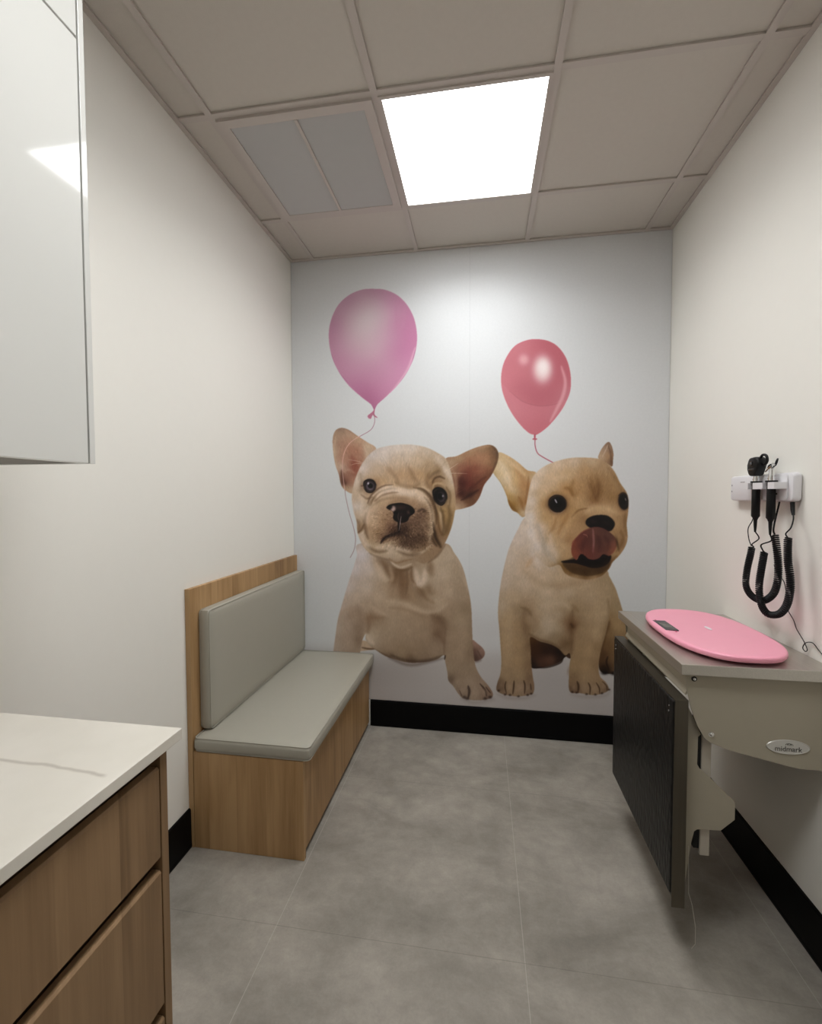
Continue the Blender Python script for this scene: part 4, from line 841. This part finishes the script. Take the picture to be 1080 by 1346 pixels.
    body1 = [(318,585),(300,640),(285,690),(262,760),(237,845),(216,920),(204,1000),(196,1060),(190,1130),(300,1120),(315,1060),(325,1010),(340,985),(338,1010),(360,1040),(385,1058),(425,1084),(470,1100),(520,1112),(560,1114),(610,1110),(655,1098),(684,1080),(690,1110),(700,1160),(704,1192),(726,1218),(752,1256),(772,1272),(812,1279),(860,1278),(894,1268),(900,1248),(880,1214),(845,1172),(822,1120),(812,1040),(808,950),(804,860),(790,780),(766,690),(730,628),(690,585),(560,600)]
    mb = mask(A1(body1), 1.3)
    field([(320,640,214,210,206),(290,700,212,206,200),(262,780,208,198,186),(235,870,198,182,164),(215,960,186,168,146),(205,1040,178,160,138),(350,700,210,200,186),(340,780,206,192,170),(300,820,200,182,156),(280,900,168,144,116),(300,960,152,128,102),(260,960,176,154,128),(310,1010,142,118,92),(255,1020,174,152,126),(340,860,184,162,132),(360,920,150,120,88),
           (400,720,200,184,158),(420,780,190,168,136),(400,820,198,178,148),(460,810,176,150,116),(450,760,160,132,98),(480,720,140,112,80),(500,760,148,118,84),(520,820,158,130,96),(560,780,168,144,112),(600,800,150,124,90),(600,720,186,168,138),(640,660,196,180,150),(700,640,196,180,152),(680,720,200,184,156),(740,720,182,164,134),(760,800,172,152,122),(700,800,192,172,142),(650,840,190,170,138),(700,880,170,146,114),(780,880,156,134,102),(750,920,170,148,114),
           (440,860,186,164,132),(520,870,182,158,124),(600,900,166,140,106),(660,930,136,108,78),(560,930,168,144,112),(460,920,174,152,120),(400,930,164,140,108),(380,980,176,154,122),(360,1000,198,180,150),(440,980,172,150,118),(520,980,170,146,114),(600,980,164,140,108),(660,980,126,98,70),(440,1050,168,144,112),(500,1060,162,138,104),(560,1070,160,136,104),(640,1060,160,136,106),(540,1100,110,86,60),(600,1100,140,116,88),(440,1085,120,96,70),
           (720,1000,164,140,108),(780,1000,160,136,104),(740,1080,164,140,108),(800,1080,146,122,92),(720,1140,162,140,108),(790,1150,158,136,106),(740,1200,166,144,114),(800,1200,166,144,116),(850,1210,160,136,110),(760,1250,140,116,92),(810,1250,164,142,114),(870,1250,140,114,92),(715,1190,110,88,68)], A1, mb)
    for p, w, c, a in (([(375,640),(400,690),(428,740),(440,756)], 10, (206,188,158), .85), ([(410,660),(430,700),(446,740)], 4, (142,112,78), .5), ([(440,756),(470,752),(480,700),(470,670)], 5, (138,108,74), .55), ([(545,690),(560,730),(575,765),(600,745),(606,690)], 9, (214,198,172), .7), ([(540,690),(542,740),(560,768)], 3, (132,100,66), .6), ([(500,700),(505,760),(500,820)], 9, (150,116,80), .55), ([(480,700),(480,760),(470,820)], 4, (178,150,116), .5), ([(525,720),(530,790),(560,840)], 5, (172,144,108), .6),
                       ([(560,775),(600,820),(640,850)], 5, (140,110,76), .6), ([(590,770),(612,810),(628,840)], 5, (188,166,134), .6), ([(430,840),(500,850),(570,880),(640,890),(700,850)], 7, (204,184,152), .55), ([(440,870),(520,880),(590,905),(650,900)], 4, (150,124,92), .4), ([(360,860),(400,890),(440,905)], 6, (202,180,148), .4), ([(350,905),(380,915),(420,912)], 5, (140,108,76), .5), ([(345,910),(352,950),(345,985)], 5, (136,106,76), .6), ([(340,985),(352,1010),(372,1030)], 5, (214,198,170), .7),
                       ([(630,905),(670,925),(690,960)], 8, (116,88,60), .6), ([(640,985),(670,1000),(684,1030)], 5, (120,90,62), .5), ([(690,960),(686,1020),(686,1078)], 3, (130,102,74), .6), ([(300,860),(318,930),(312,1000),(302,1050)], 7, (140,114,88), .35), ([(230,900),(250,880),(300,868)], 6, (178,152,122), .5), ([(450,1080),(500,1100),(560,1108),(620,1102),(680,1082)], 4, (66,46,32), .6), ([(480,1040),(540,1060),(600,1045)], 5, (150,124,92), .3),
                       ([(660,640),(640,720),(650,780),(620,740)], 9, (206,190,162), .35), ([(620,660),(630,720),(612,700)], 6, (158,134,102), .5), ([(805,880),(808,960),(812,1050),(824,1120)], 4, (132,108,80), .5), ([(760,930),(764,1020),(762,1100)], 10, (176,152,120), .45), ([(736,640),(770,720),(790,800)], 4, (196,180,156), .5), ([(350,1040),(400,1068),(450,1090)], 2.2, (96,70,48), .7)):
        stroke(p, A1, w, c, a, 1.2, mb)
    for c, rx, ry, a in (((400,672), 26, 30, .5), ((428,700), 18, 40, .55), ((478,712), 24, 36, .6), ((500,770), 22, 50, .45), ((548,716), 14, 30, .35), ((622,690), 22, 34, .4), ((590,800), 40, 20, .3)):
        blob(c, rx, ry, 0, (128,98,66), a, 1.1, mb, A1, 3.3655)
    for p, w, c, a in (([(380,668),(404,712),(424,748)], 8, (222,204,176), .6), ([(556,700),(566,738),(578,762),(594,742),(600,706)], 7, (226,210,184), .7), ([(444,690),(456,730),(448,760)], 4, (196,170,136), .5), ([(520,700),(522,760),(516,810)], 3, (120,90,60), .5)):
        stroke(p, A1, w, c, a, 1.1, mb)
    stroke([(690,1080),(686,1100)], A1, 2, (50,34,26), .8, .6)
    for p, w in (([(790,1215),(796,1240),(790,1272)], 3.4), ([(842,1205),(866,1235),(872,1262)], 2.2), ([(752,1235),(764,1262)], 1.2), ([(868,1220),(890,1248)], 1.2)): stroke(p, A1, w, (60,42,34), .85, .6, mb)
    for c in ((786,1272), (774,1266), (866,1272), (888,1266)): blob(c, 9, 7, 0, (58,42,36), .85, 1.2, None, A1, 3.3655)
    for c, r in (((766,1238), 18), ((822,1240), 24), ((862,1244), 14)): blob(c, r*.8, r, 0, (180,158,130), .5, 1, mb, A1, 3.3655)
    stroke([(760,1272),(820,1290),(905,1276)], A1, 5, (130,116,108), .4, 1.6); stroke([(440,1092),(540,1124),(680,1094)], A1, 3.5, (86,70,60), .6, 1.5)
    stroke([(820,1112),(850,1102)], A1, 3, (120,104,96), .6, 1)
    hairs(2600, body1, A1, lambda x, y: PI/2+0.3*math.sin(x/23)+(-0.3 if x < 490 else 0.2), 4.0, 10, mb, 0.3)
    # ears
    earL = [(385,168),(345,138),(302,110),(262,83),(231,75),(206,86),(193,120),(195,180),(205,240),(219,280),(230,328),(250,352),(285,365),(320,330),(360,230)]
    m = mask(A1(earL), 1.2)
    field([(235,85,174,150,126),(205,110,186,160,132),(198,180,194,170,142),(212,250,200,176,148),(225,300,168,130,104),(245,340,196,172,138),(275,350,206,184,152),(260,110,196,168,140),(300,130,200,172,140),(345,160,208,190,160),(350,200,206,188,160),(240,150,188,152,126),(270,170,186,138,110),(300,180,188,140,112),(320,210,190,148,120),(250,220,192,150,124),(285,240,168,104,82),(295,270,176,120,96),(260,290,172,126,104),(250,310,150,100,80),(235,315,112,76,60),(290,310,190,148,118),(230,250,214,194,170)], A1, m)
    for p, w, c, a in (([(330,165),(345,200),(330,250),(308,300)], 5, (216,200,172), .5), ([(275,200),(290,240),(285,275)], 7, (164,92,70), .5), ([(232,262),(236,300),(250,325)], 4, (110,74,58), .7), ([(205,115),(198,180),(210,250)], 3, (210,192,162), .6), ([(240,270),(262,260),(290,275)], 3, (214,186,160), .4), ([(250,120),(300,150),(330,190)], 6, (198,160,130), .4), ([(206,88),(232,78),(262,86),(300,110)], 2.4, (166,142,116), .6)): stroke(p, A1, w, c, a, 1.1, m)
    hairs(380, earL, A1, lambda x, y: 0.9, 6, 16, m, .28)
    track[0] = True
    for p in ([(262,215),(300,222),(330,232)], [(270,240),(300,232),(326,236)]): stroke(p, A1, .6, (232,216,196), .6, .5, m)
    stroke([(312,110),(268,142),(242,188),(235,250),(240,310),(246,350)], A1, 0.9, (226,190,176), 0.85, 0.5, taper=False)
    stroke([(246,350),(250,382),(265,450),(284,515),(293,565),(287,612),(270,648)], A1, 0.8, (150,118,118), 0.9, 0.5, taper=False)
    earR = [(690,215),(740,200),(800,172),(850,155),(888,150),(914,164),(926,196),(916,240),(892,288),(862,328),(842,380),(816,414),(782,428),(745,436),(720,430),(710,300)]
    m = mask(A1(earR), 1.2)
    field([(720,230,190,166,132),(750,210,186,160,122),(800,185,184,154,116),(850,165,176,146,110),(890,160,150,122,88),(915,185,126,102,76),(910,230,146,118,86),(880,290,140,96,68),(850,330,130,80,56),(870,220,186,148,110),(840,210,184,142,106),(800,220,176,128,94),(760,250,166,116,88),(740,280,164,128,98),(780,280,128,66,50),(820,260,158,98,72),(850,260,168,118,88),(770,320,100,44,34),(800,330,110,52,38),(830,310,140,86,62),(760,370,92,48,36),(800,370,86,46,34),(825,380,150,110,78),(790,400,136,98,66),(760,420,186,160,126),(740,400,176,146,112),(730,340,160,124,94),(735,430,206,186,154)], A1, m)
    for p, w, c, a in (([(895,155),(918,185),(912,235),(885,290)], 3, (104,82,60), .5), ([(760,290),(756,340),(770,380)], 8, (84,34,26), .45), ([(790,250),(800,300),(790,350)], 6, (150,78,58), .4), ([(760,395),(800,372),(836,350)], 3.5, (70,36,26), .7), ([(790,350),(830,320),(870,290)], 3, (106,56,40), .55), ([(710,240),(735,300),(738,370)], 4, (200,172,138), .5), ([(800,180),(850,160),(885,156)], 3, (196,168,132), .5)): stroke(p, A1, w, c, a, 1.1, m)
    hairs(420, earR, A1, lambda x, y: -0.5, 6, 15, m, .3)
    # head
    head1 = [(380,172),(430,156),(490,149),(550,150),(610,163),(660,188),(695,215),(716,270),(730,340),(736,400),(730,460),(719,510),(702,556),(680,600),(650,642),(612,668),(590,676),(560,664),(530,676),(500,692),(462,682),(440,655),(395,642),(350,624),(320,585),(302,535),(298,490),(284,440),(277,385),(284,330),(303,272),(335,215)]
    mh = mask(A1(head1), 1.5)
    field([(70,420,218,208,190),(110,300,216,208,196),(200,180,212,207,198),(300,120,212,206,196),(420,100,214,208,194),(560,110,212,204,188),(680,150,206,194,172),(780,220,200,186,162),(860,320,204,190,164),(905,450,206,188,156),(920,600,196,172,132),(890,750,184,156,106),(860,860,160,130,86),(820,960,170,144,108),
           (300,220,214,206,192),(400,250,212,196,170),(500,220,214,200,176),(600,250,208,190,160),(700,280,190,168,132),(780,330,160,134,96),(250,330,208,190,162),(350,350,204,178,142),(450,370,200,170,130),(540,380,198,168,126),(620,370,200,170,126),(700,400,196,166,122),(740,450,150,116,74),(240,420,198,168,126),(300,430,202,174,132),(420,450,204,176,134),(540,460,202,174,134),(640,460,204,180,142),(690,500,196,168,128),
           (90,550,214,198,170),(130,560,208,184,148),(60,650,220,214,202),(90,700,208,192,164),(60,800,212,196,168),(100,830,186,158,122),(120,900,212,198,172),(170,620,214,196,166),(240,540,216,198,168),(330,510,222,206,180),(430,510,220,204,178),(540,540,218,200,172),(620,560,216,200,172),(700,600,206,184,148),(760,620,200,174,130),(820,680,190,160,104),(840,760,176,146,92),(770,760,190,160,116),(800,860,160,128,88),(740,880,130,98,64),(780,950,150,120,86),
           (200,680,206,180,146),(280,620,206,180,142),(280,700,200,172,136),(200,780,198,170,132),(280,800,188,158,120),(350,720,176,146,112),(350,800,166,132,100),(380,870,128,92,68),(240,870,180,150,112),(200,930,190,164,126),(290,930,140,104,74),(170,860,190,164,128),(420,850,90,64,48),(480,850,104,78,60),(560,780,136,108,84),(620,720,128,100,78),(680,690,150,124,96),(600,840,146,120,94),(680,800,158,134,106),(620,900,128,102,76),(700,870,160,134,102),(540,930,110,84,62),(480,960,104,80,58),(560,1000,120,96,70),(640,980,134,108,78),(400,970,168,142,108),(300,1000,204,184,150),(240,1010,206,186,152),(160,1000,206,188,156),
           (350,1040,214,200,174),(430,1050,206,190,160),(520,1060,196,178,148),(600,1060,176,152,118),(680,1040,170,144,108),(740,1000,176,150,116),(400,600,196,166,128),(480,590,190,158,120),(560,620,180,150,114)], F1, mh)
    hairs(1500, head1, A1, lambda x, y: (-PI/2+(x-538)*0.018 if y < 640 else PI/2+(x-535)*-0.02), 3.6, 12, mh, .28)
    hairs(520, [(400,200),(690,330)], A1, lambda x, y: -PI/2+(x-530)*0.02, 7, 20, mh, .33)
    S_ = lambda p, w, c, a, so=1.1: stroke(p, F1, w, (np.array(c)*0.86 if sum(c) < 520 else c), min(1, a*1.3), so, mh)
    # wrinkles of the brow and cheeks
    for p, w, c, a in (([(165,620),(190,560),(240,505),(310,470),(370,462)], 4, (222,206,178), .7), ([(180,640),(215,560),(280,510),(360,488),(420,490)], 2.0, (172,142,104), .6), ([(140,760),(150,680),(185,600),(240,545)], 3.2, (178,150,112), .5), ([(120,820),(132,720),(160,640)], 3, (222,210,186), .6), ([(66,880),(100,850),(124,800)], 2.4, (150,118,82), .65), ([(70,905),(110,880),(130,850)], 2.4, (220,206,180), .6),
                       ([(380,500),(450,520),(540,525),(600,505)], 6, (226,212,188), .6), ([(600,490),(660,520),(710,580),(742,660),(752,760),(740,850)], 3.2, (152,122,82), .65), ([(570,500),(640,530),(690,600),(722,690),(735,780),(722,880),(700,960)], 4.4, (212,194,162), .65), ([(640,470),(700,510),(750,570),(790,650),(810,760),(830,880)], 4, (216,198,164), .6), ([(748,860),(760,920),(790,980),(806,1010)], 4, (110,82,52), .7), ([(720,900),(736,950),(770,1000)], 3, (96,70,44), .55), ([(752,640),(776,720),(784,820),(810,900)], 2.4, (146,114,74), .6),
                       ([(730,440),(745,400),(790,380),(840,400)], 2.6, (124,92,56), .6), ([(735,520),(738,460),(770,440),(820,450),(860,500)], 2.6, (206,184,142), .7), ([(860,500),(880,560),(866,630)], 2.2, (206,182,140), .6), ([(775,640),(800,680),(850,690)], 3.6, (186,156,100), .5), ([(700,400),(735,360),(790,330)], 4, (150,122,84), .45), ([(830,300),(880,360),(912,450)], 5, (216,204,182), .55),
                       ([(180,660),(250,600),(330,575),(420,570),(520,580)], 3, (196,170,132), .4), ([(330,640),(400,600),(480,600),(560,640)], 4, (196,164,124), .5), ([(590,690),(640,670),(670,690)], 2.6, (96,72,54), .6), ([(720,980),(640,1050),(560,1072)], 3, (212,196,166), .5), ([(180,1060),(260,1068),(330,1050),(420,1062)], 3, (206,190,160), .5)): S_(p, w, c, a)
    for p, w, c, a in (([(60,760),(80,820),(66,880)], 5, (150,118,84), .4), ([(140,700),(128,780),(136,860),(160,930)], 4, (150,118,84), .5), ([(155,620),(178,560),(225,505),(300,462),(380,452)], 2.2, (140,108,76), .6),
                       ([(215,600),(280,548),(360,524),(430,520)], 2.2, (168,134,98), .55), ([(560,478),(640,492),(705,545),(745,625),(765,720),(766,800)], 2.6, (120,90,58), .6), ([(655,560),(700,620),(722,700),(726,790),(706,880)], 3, (140,110,78), .5),
                       ([(800,650),(822,720),(828,820),(820,900)], 3.4, (126,98,58), .5), ([(870,640),(884,730),(860,830),(830,900)], 5, (140,112,66), .45), ([(735,780),(742,850),(756,920),(790,985)], 3, (84,60,38), .6),
                       ([(400,430),(470,470),(560,470),(620,440)], 5, (180,148,106), .4), ([(330,300),(400,380),(430,440)], 5, (190,160,120), .35), ([(520,300),(560,380),(600,430)], 5, (186,154,112), .4), ([(700,340),(680,420),(700,480)], 5, (172,140,98), .45),
                       ([(90,350),(100,430),(90,520)], 6, (190,166,134), .4), ([(95,540),(150,575),(200,560)], 2.4, (164,130,96), .5), ([(850,470),(884,540),(880,640)], 3, (150,122,80), .4), ([(150,1000),(240,1045),(330,1040)], 4, (160,132,98), .5), ([(420,1040),(520,1075),(620,1062)], 4, (140,112,82), .45)):
        S_(p, w, c, a)
    # mottled muzzle
    mz = mask(F1([(200,700),(330,650),(560,650),(680,680),(725,780),(700,920),(600,1030),(470,1000),(300,960),(190,880)]), 14)
    for _ in range(900):
        x, y = rng.uniform(190, 730), rng.uniform(660, 1040); p = F1([(x, y)])[0]
        if mz[int(p[1]), int(p[0])]*mh[int(p[1]), int(p[0])] < .5: continue
        base = img[int(p[1]), int(p[0])].copy(); k = rng.normal(-2, 22 if x > 420 or y > 850 else 15)
        blob((x, y), rng.uniform(4, 12), rng.uniform(3, 7), rng.uniform(0, 3), np.clip(base+k, 20, 235), .5, 1, mh, F1, 6.75)
    for c, rx, ry, a in (((640,860), 60, 90, .16), ((560,800), 60, 60, .14), ((350,820), 60, 50, .1), ((430,880), 60, 30, .75), ((480,830), 40, 60, .45), ((600,930), 90, 40, .45), ((360,900), 60, 18, .4), ((520,970), 80, 30, .45), ((380,840), 40, 40, .3)): blob(c, rx, ry, 0, (78,54,40), a, 1, mh, F1, 6.75)
    S_([(270,972),(300,930),(345,902),(400,882),(432,872)], 3.0, (52,34,28), .85, .8); S_([(432,760),(434,820),(432,880)], 3.4, (34,22,20), .95, .7); S_([(432,876),(490,892),(530,915)], 3.0, (76,54,42), .35)
    S_([(300,985),(350,965),(400,955)], 4, (206,186,152), .5)
    # bright ridge over the nose, pale cheeks, speckled flews
    for p, w, c, a in (([(235,560),(300,505),(400,488),(500,500)], 7, (240,228,206), .6), ([(440,520),(540,515),(620,545),(680,610)], 8, (238,224,200), .5), ([(170,640),(150,720),(150,800)], 6, (236,224,202), .5), ([(110,560),(100,640),(96,720)], 8, (232,224,208), .5),
                       ([(215,640),(200,740),(230,820)], 12, (226,206,176), .45), ([(690,640),(714,720),(716,820),(690,920)], 5, (226,208,176), .5), ([(250,200),(330,160),(450,140),(560,150)], 14, (226,220,208), .4), ([(760,200),(830,300),(880,400)], 6, (228,218,198), .4),
                       ([(230,1010),(330,1000),(420,1015),(520,1040)], 6, (230,216,190), .5), ([(100,900),(120,960),(170,1010)], 6, (228,216,196), .5)):
        stroke(p, F1, w, c, a, 1.3, mh)
    for n_, poly, a_, am in ((900, [(200,690),(430,960)], .45, 24), (1500, [(440,680),(730,1030)], .5, 28), (500, [(280,860),(620,1030)], .5, 26), (260, [(560,560),(740,720)], .35, 18)):
        hairs(n_, poly, F1, lambda x, y: math.atan2(y-680, x-525)+0.3, 2.0, am, mh, a_, 0.75)
    # nose
    mn = mask(F1([(322,655),(345,632),(385,620),(450,617),(515,628),(558,655),(575,690),(556,716),(528,735),(512,770),(480,788),(440,790),(400,772),(380,745),(386,712),(372,684),(342,672)]), 1.5)
    comp((34,24,23), mn); blob((440,655), 60, 22, 0, (92,70,62), .7, 1.2, mn, F1, 6.75); blob((445,720), 40, 32, 0, (56,42,40), .7, 1.2, mn, F1, 6.75)
    blob((380,668), 24, 30, .2, (214,190,176), .95, 1.8, mn, F1, 6.75); blob((518,696), 16, 18, 0, (120,94,84), .7, 1.4, mn, F1, 6.75)
    for c in ((352,650), (405,700), (545,690)): blob(c, 22, 16, .3, (16,11,11), .8, 1.5, mn, F1, 6.75)
    S_([(428,700),(424,740),(434,775)], 1.0, (130,104,96), .7, .6); S_([(452,730),(446,770),(440,820),(432,860)], .8, (206,190,180), .7, .5); S_([(340,640),(400,622),(460,618),(530,640)], 1.4, (30,20,18), .8, .7)
    # eyes
    blob((175,465), 74, 68, 0, (132,100,72), .55, 1.6, mh, F1, 6.75); blob((175,464), 56, 56, 0, (28,20,20), 1, 5, mh, F1, 6.75); blob((176,466), 40, 42, 0, (128,116,126), .95, 2.6, mh, F1, 6.75); blob((180,462), 24, 25, 0, (18,14,18), 1, 3, mh, F1, 6.75)
    blob((160,440), 8, 12, 0, (220,222,228), .9, 1.4, mh, F1, 6.75); blob((180,492), 18, 9, 0, (132,118,124), .7, 1.2, mh, F1, 6.75); S_([(118,462),(128,425),(165,408),(205,418),(230,455)], 2.2, (38,26,22), .85, .7); S_([(126,486),(150,516),(190,520),(222,490)], 1.4, (46,32,28), .8, .7); blob((104,462), 12, 8, 0, (110,78,60), .6, 1.2, mh, F1, 6.75); S_([(115,405),(165,378),(215,392)], 3, (206,184,150), .6)
    blob((795,555), 82, 90, -.2, (104,78,52), .6, 1.8, mh, F1, 6.75); blob((795,556), 62, 74, -.25, (22,16,15), 1, 5, mh, F1, 6.75); blob((808,562), 36, 46, -.2, (104,92,98), .9, 2.6, mh, F1, 6.75); blob((800,556), 28, 34, -.2, (14,10,12), 1, 3, mh, F1, 6.75)
    blob((822,552), 9, 12, 0, (190,188,196), .8, 1.4, mh, F1, 6.75); blob((812,600), 20, 9, -.4, (96,82,84), .6, 1.2, mh, F1, 6.75); S_([(735,545),(738,505),(770,482),(815,492),(848,530),(856,580)], 2.6, (24,16,14), .9, .7); S_([(770,618),(808,634),(840,612)], 1.4, (40,28,24), .8, .7)
    # whisker hairs over the right ear, chin fold
    for p in ([(860,352),(950,350),(1040,354)], [(850,330),(900,300),(960,260)]): stroke(p, F1, .6, (226,212,190), .6, .5)
    stroke([(440,652),(470,672),(505,664),(545,655)], A1, 3, (150,120,84), .6, 1); stroke([(450,668),(490,694),(540,676)], A1, 3.5, (220,206,180), .7, 1); stroke([(470,700),(510,705),(545,690)], A1, 3, (128,98,66), .6, 1)
    stroke([(352,628),(395,648),(440,660)], A1, 2.6, (150,126,96), .5, 1); stroke([(690,590),(655,640),(612,672)], A1, 2.6, (128,100,70), .6, 1)
    # print tone curve: coats deepened, less low down to offset weaker light; floor lightened
    fl = np.clip((py-846)/40, 0, 1); lo = np.clip((py-690)/130, 0, 1); rt_ = np.clip((px-632)/24, 0, 1)
    g = 1+pups*(0.34*(1-lo)+lo*(0.0*(1-rt_)+0.16*rt_))-(1-pups)*fl*0.12
    tex = blur(rng.normal(0, 1, (ch, cw)).astype(np.float32), 0.9); tex = sum(np.roll(tex, k, 0) for k in range(-4, 5)); tex /= tex.std()
    mot = blur(rng.normal(0, 1, (ch//6+1, cw//6+1)).astype(np.float32), 1.3); mot /= mot.std(); mot = np.kron(mot, np.ones((6, 6), np.float32))[:ch, :cw]; mot = blur(mot, 3)
    img[:] *= 1+(pups*(0.014*tex+0.008*mot))[..., None]
    bal = np.clip(mask_b, 0, 1)[..., None]; grey = img.mean(-1, keepdims=True)
    img[:] = img+(grey+np.array([6, -2, -4], np.float32)-img)*bal*0.30
    grey = img.mean(-1, keepdims=True); img[:] = img+(grey-img)*((pups*(0.20-0.14*rt_))[..., None])
    img[:] *= 1+pups[..., None]*np.array([0.015, -0.012, 0.0], np.float32)
    img[:] = 255*(np.clip(img, 0, 255)/255)**g[..., None]
    return img, (K, X0, Y0)

def build_mural():
    img, (K, X0, Y0) = paint_mural()
    z0, z1 = 0.1545, H-0.0035; x0, x1 = 0.0012, W-0.0012
    nx, nz = 800, 980
    X = np.linspace(x0, x1, nx); Z = np.linspace(z0, z1, nz); GXX, GZZ = np.meshgrid(X, Z)
    # where a wall point falls in the artwork's own frame
    d = np.stack([GXX-1.1068, np.full_like(GXX, 2.5371), GZZ-1.3521], -1)
    r_, u_, f_ = (np.array(v) for v in (r2, u2, fwd)); w = d@f_
    px = 540+591.335*(d@r_)/w; py = 673-591.335*(d@u_)/w
    cx = np.clip((px-X0)*K-0.5, 0, img.shape[1]-1.001); cy = np.clip((py-Y0)*K-0.5, 0, img.shape[0]-1.001)
    ix, iy = cx.astype(int), cy.astype(int); tx, ty = (cx-ix)[..., None], (cy-iy)[..., None]
    c = img[iy, ix]*(1-tx)*(1-ty)+img[iy, ix+1]*tx*(1-ty)+img[iy+1, ix]*(1-tx)*ty+img[iy+1, ix+1]*tx*ty
    c = np.clip(c, 0, 255)/255
    c = np.where(c <= 0.04045, c/12.92, ((c+0.055)/1.055)**2.4)*PRINT
    seam = np.exp(-((GXX-1.0385)/0.0016)**2)[..., None]*0.10; c = np.clip(c*(1-seam), 0, 0.93)
    nv = nx*nz; yf = -0.0014
    co = np.empty((nv+4, 3), np.float32); co[:nv, 0] = GXX.ravel(); co[:nv, 1] = yf; co[:nv, 2] = GZZ.ravel()
    co[nv:] = [(x0, -0.0002, z0), (x1, -0.0002, z0), (x1, -0.0002, z1), (x0, -0.0002, z1)]
    i = np.arange(nx-1)[None, :]+np.arange(nz-1)[:, None]*nx
    quads = np.stack([i, i+1, i+1+nx, i+nx], -1).reshape(-1, 4)
    back = np.array([[nv+3, nv+2, nv+1, nv]]); quads = np.vstack([quads, back])
    # rim of the thin sheet
    a, b_, c_, d_ = 0, nx-1, nv-1, nv-nx
    rim = [list(range(0, nx))+[nv+1, nv], list(range(nx-1, nv, nx))+[nv+2, nv+1], list(range(nv-1, nv-nx-1, -1))+[nv+3, nv+2], list(range(nv-nx, -1, -nx))+[nv, nv+3]]
    me = bpy.data.meshes.new('wall_mural')
    nq = len(quads); extra = sum(len(r) for r in rim)
    me.vertices.add(nv+4); me.vertices.foreach_set('co', co.ravel())
    me.loops.add(nq*4+extra); me.loops.foreach_set('vertex_index', np.concatenate([quads.ravel()]+[np.array(r)[::-1] for r in rim]).astype(np.int32))
    me.polygons.add(nq+4)
    starts = list(np.arange(nq)*4); s = nq*4
    for r in rim: starts.append(s); s += len(r)
    me.polygons.foreach_set('loop_start', np.array(starts, np.int32))
    me.update(calc_edges=True); me.validate()
    at = me.color_attributes.new('artwork', 'FLOAT_COLOR', 'POINT')
    buf = np.ones((nv+4, 4), np.float32); buf[:nv, :3] = c.reshape(-1, 3); buf[nv:, :3] = 0.6
    at.data.foreach_set('color', buf.ravel())
    m, nt, b = new_mat('printed_mural_paper'); L = nt.links
    ca = N(nt, 'ShaderNodeVertexColor'); ca.layer_name = 'artwork'
    tc = N(nt, 'ShaderNodeTexCoord'); nz1 = N(nt, 'ShaderNodeTexNoise'); nz1.inputs['Scale'].default_value = 90; nz1.inputs['Detail'].default_value = 5
    L.new(tc.outputs['Object'], nz1.inputs['Vector'])
    mr = N(nt, 'ShaderNodeMapRange'); L.new(nz1.outputs['Fac'], mr.inputs[0]); mr.inputs['To Min'].default_value = 0.96; mr.inputs['To Max'].default_value = 1.04
    sc_ = N(nt, 'ShaderNodeVectorMath', operation='SCALE'); L.new(ca.outputs['Color'], sc_.inputs[0]); L.new(mr.outputs[0], sc_.inputs['Scale'])
    L.new(sc_.outputs[0], b.inputs['Base Color']); b.inputs['Roughness'].default_value = 0.42; b.inputs['Specular IOR Level'].default_value = 0.35
    bp = N(nt, 'ShaderNodeBump'); bp.inputs['Strength'].default_value = 0.08; bp.inputs['Distance'].default_value = 0.002
    L.new(nz1.outputs['Fac'], bp.inputs['Height']); L.new(bp.outputs[0], b.inputs['Normal'])
    me.materials.append(m)
    o = bpy.data.objects.new('wall_mural', me); C.objects.link(o)
    tag(o, 'wall mural of two cream bulldog puppies under a purple and a pink balloon', 'mural')
PRINT = 1.12
build_mural()
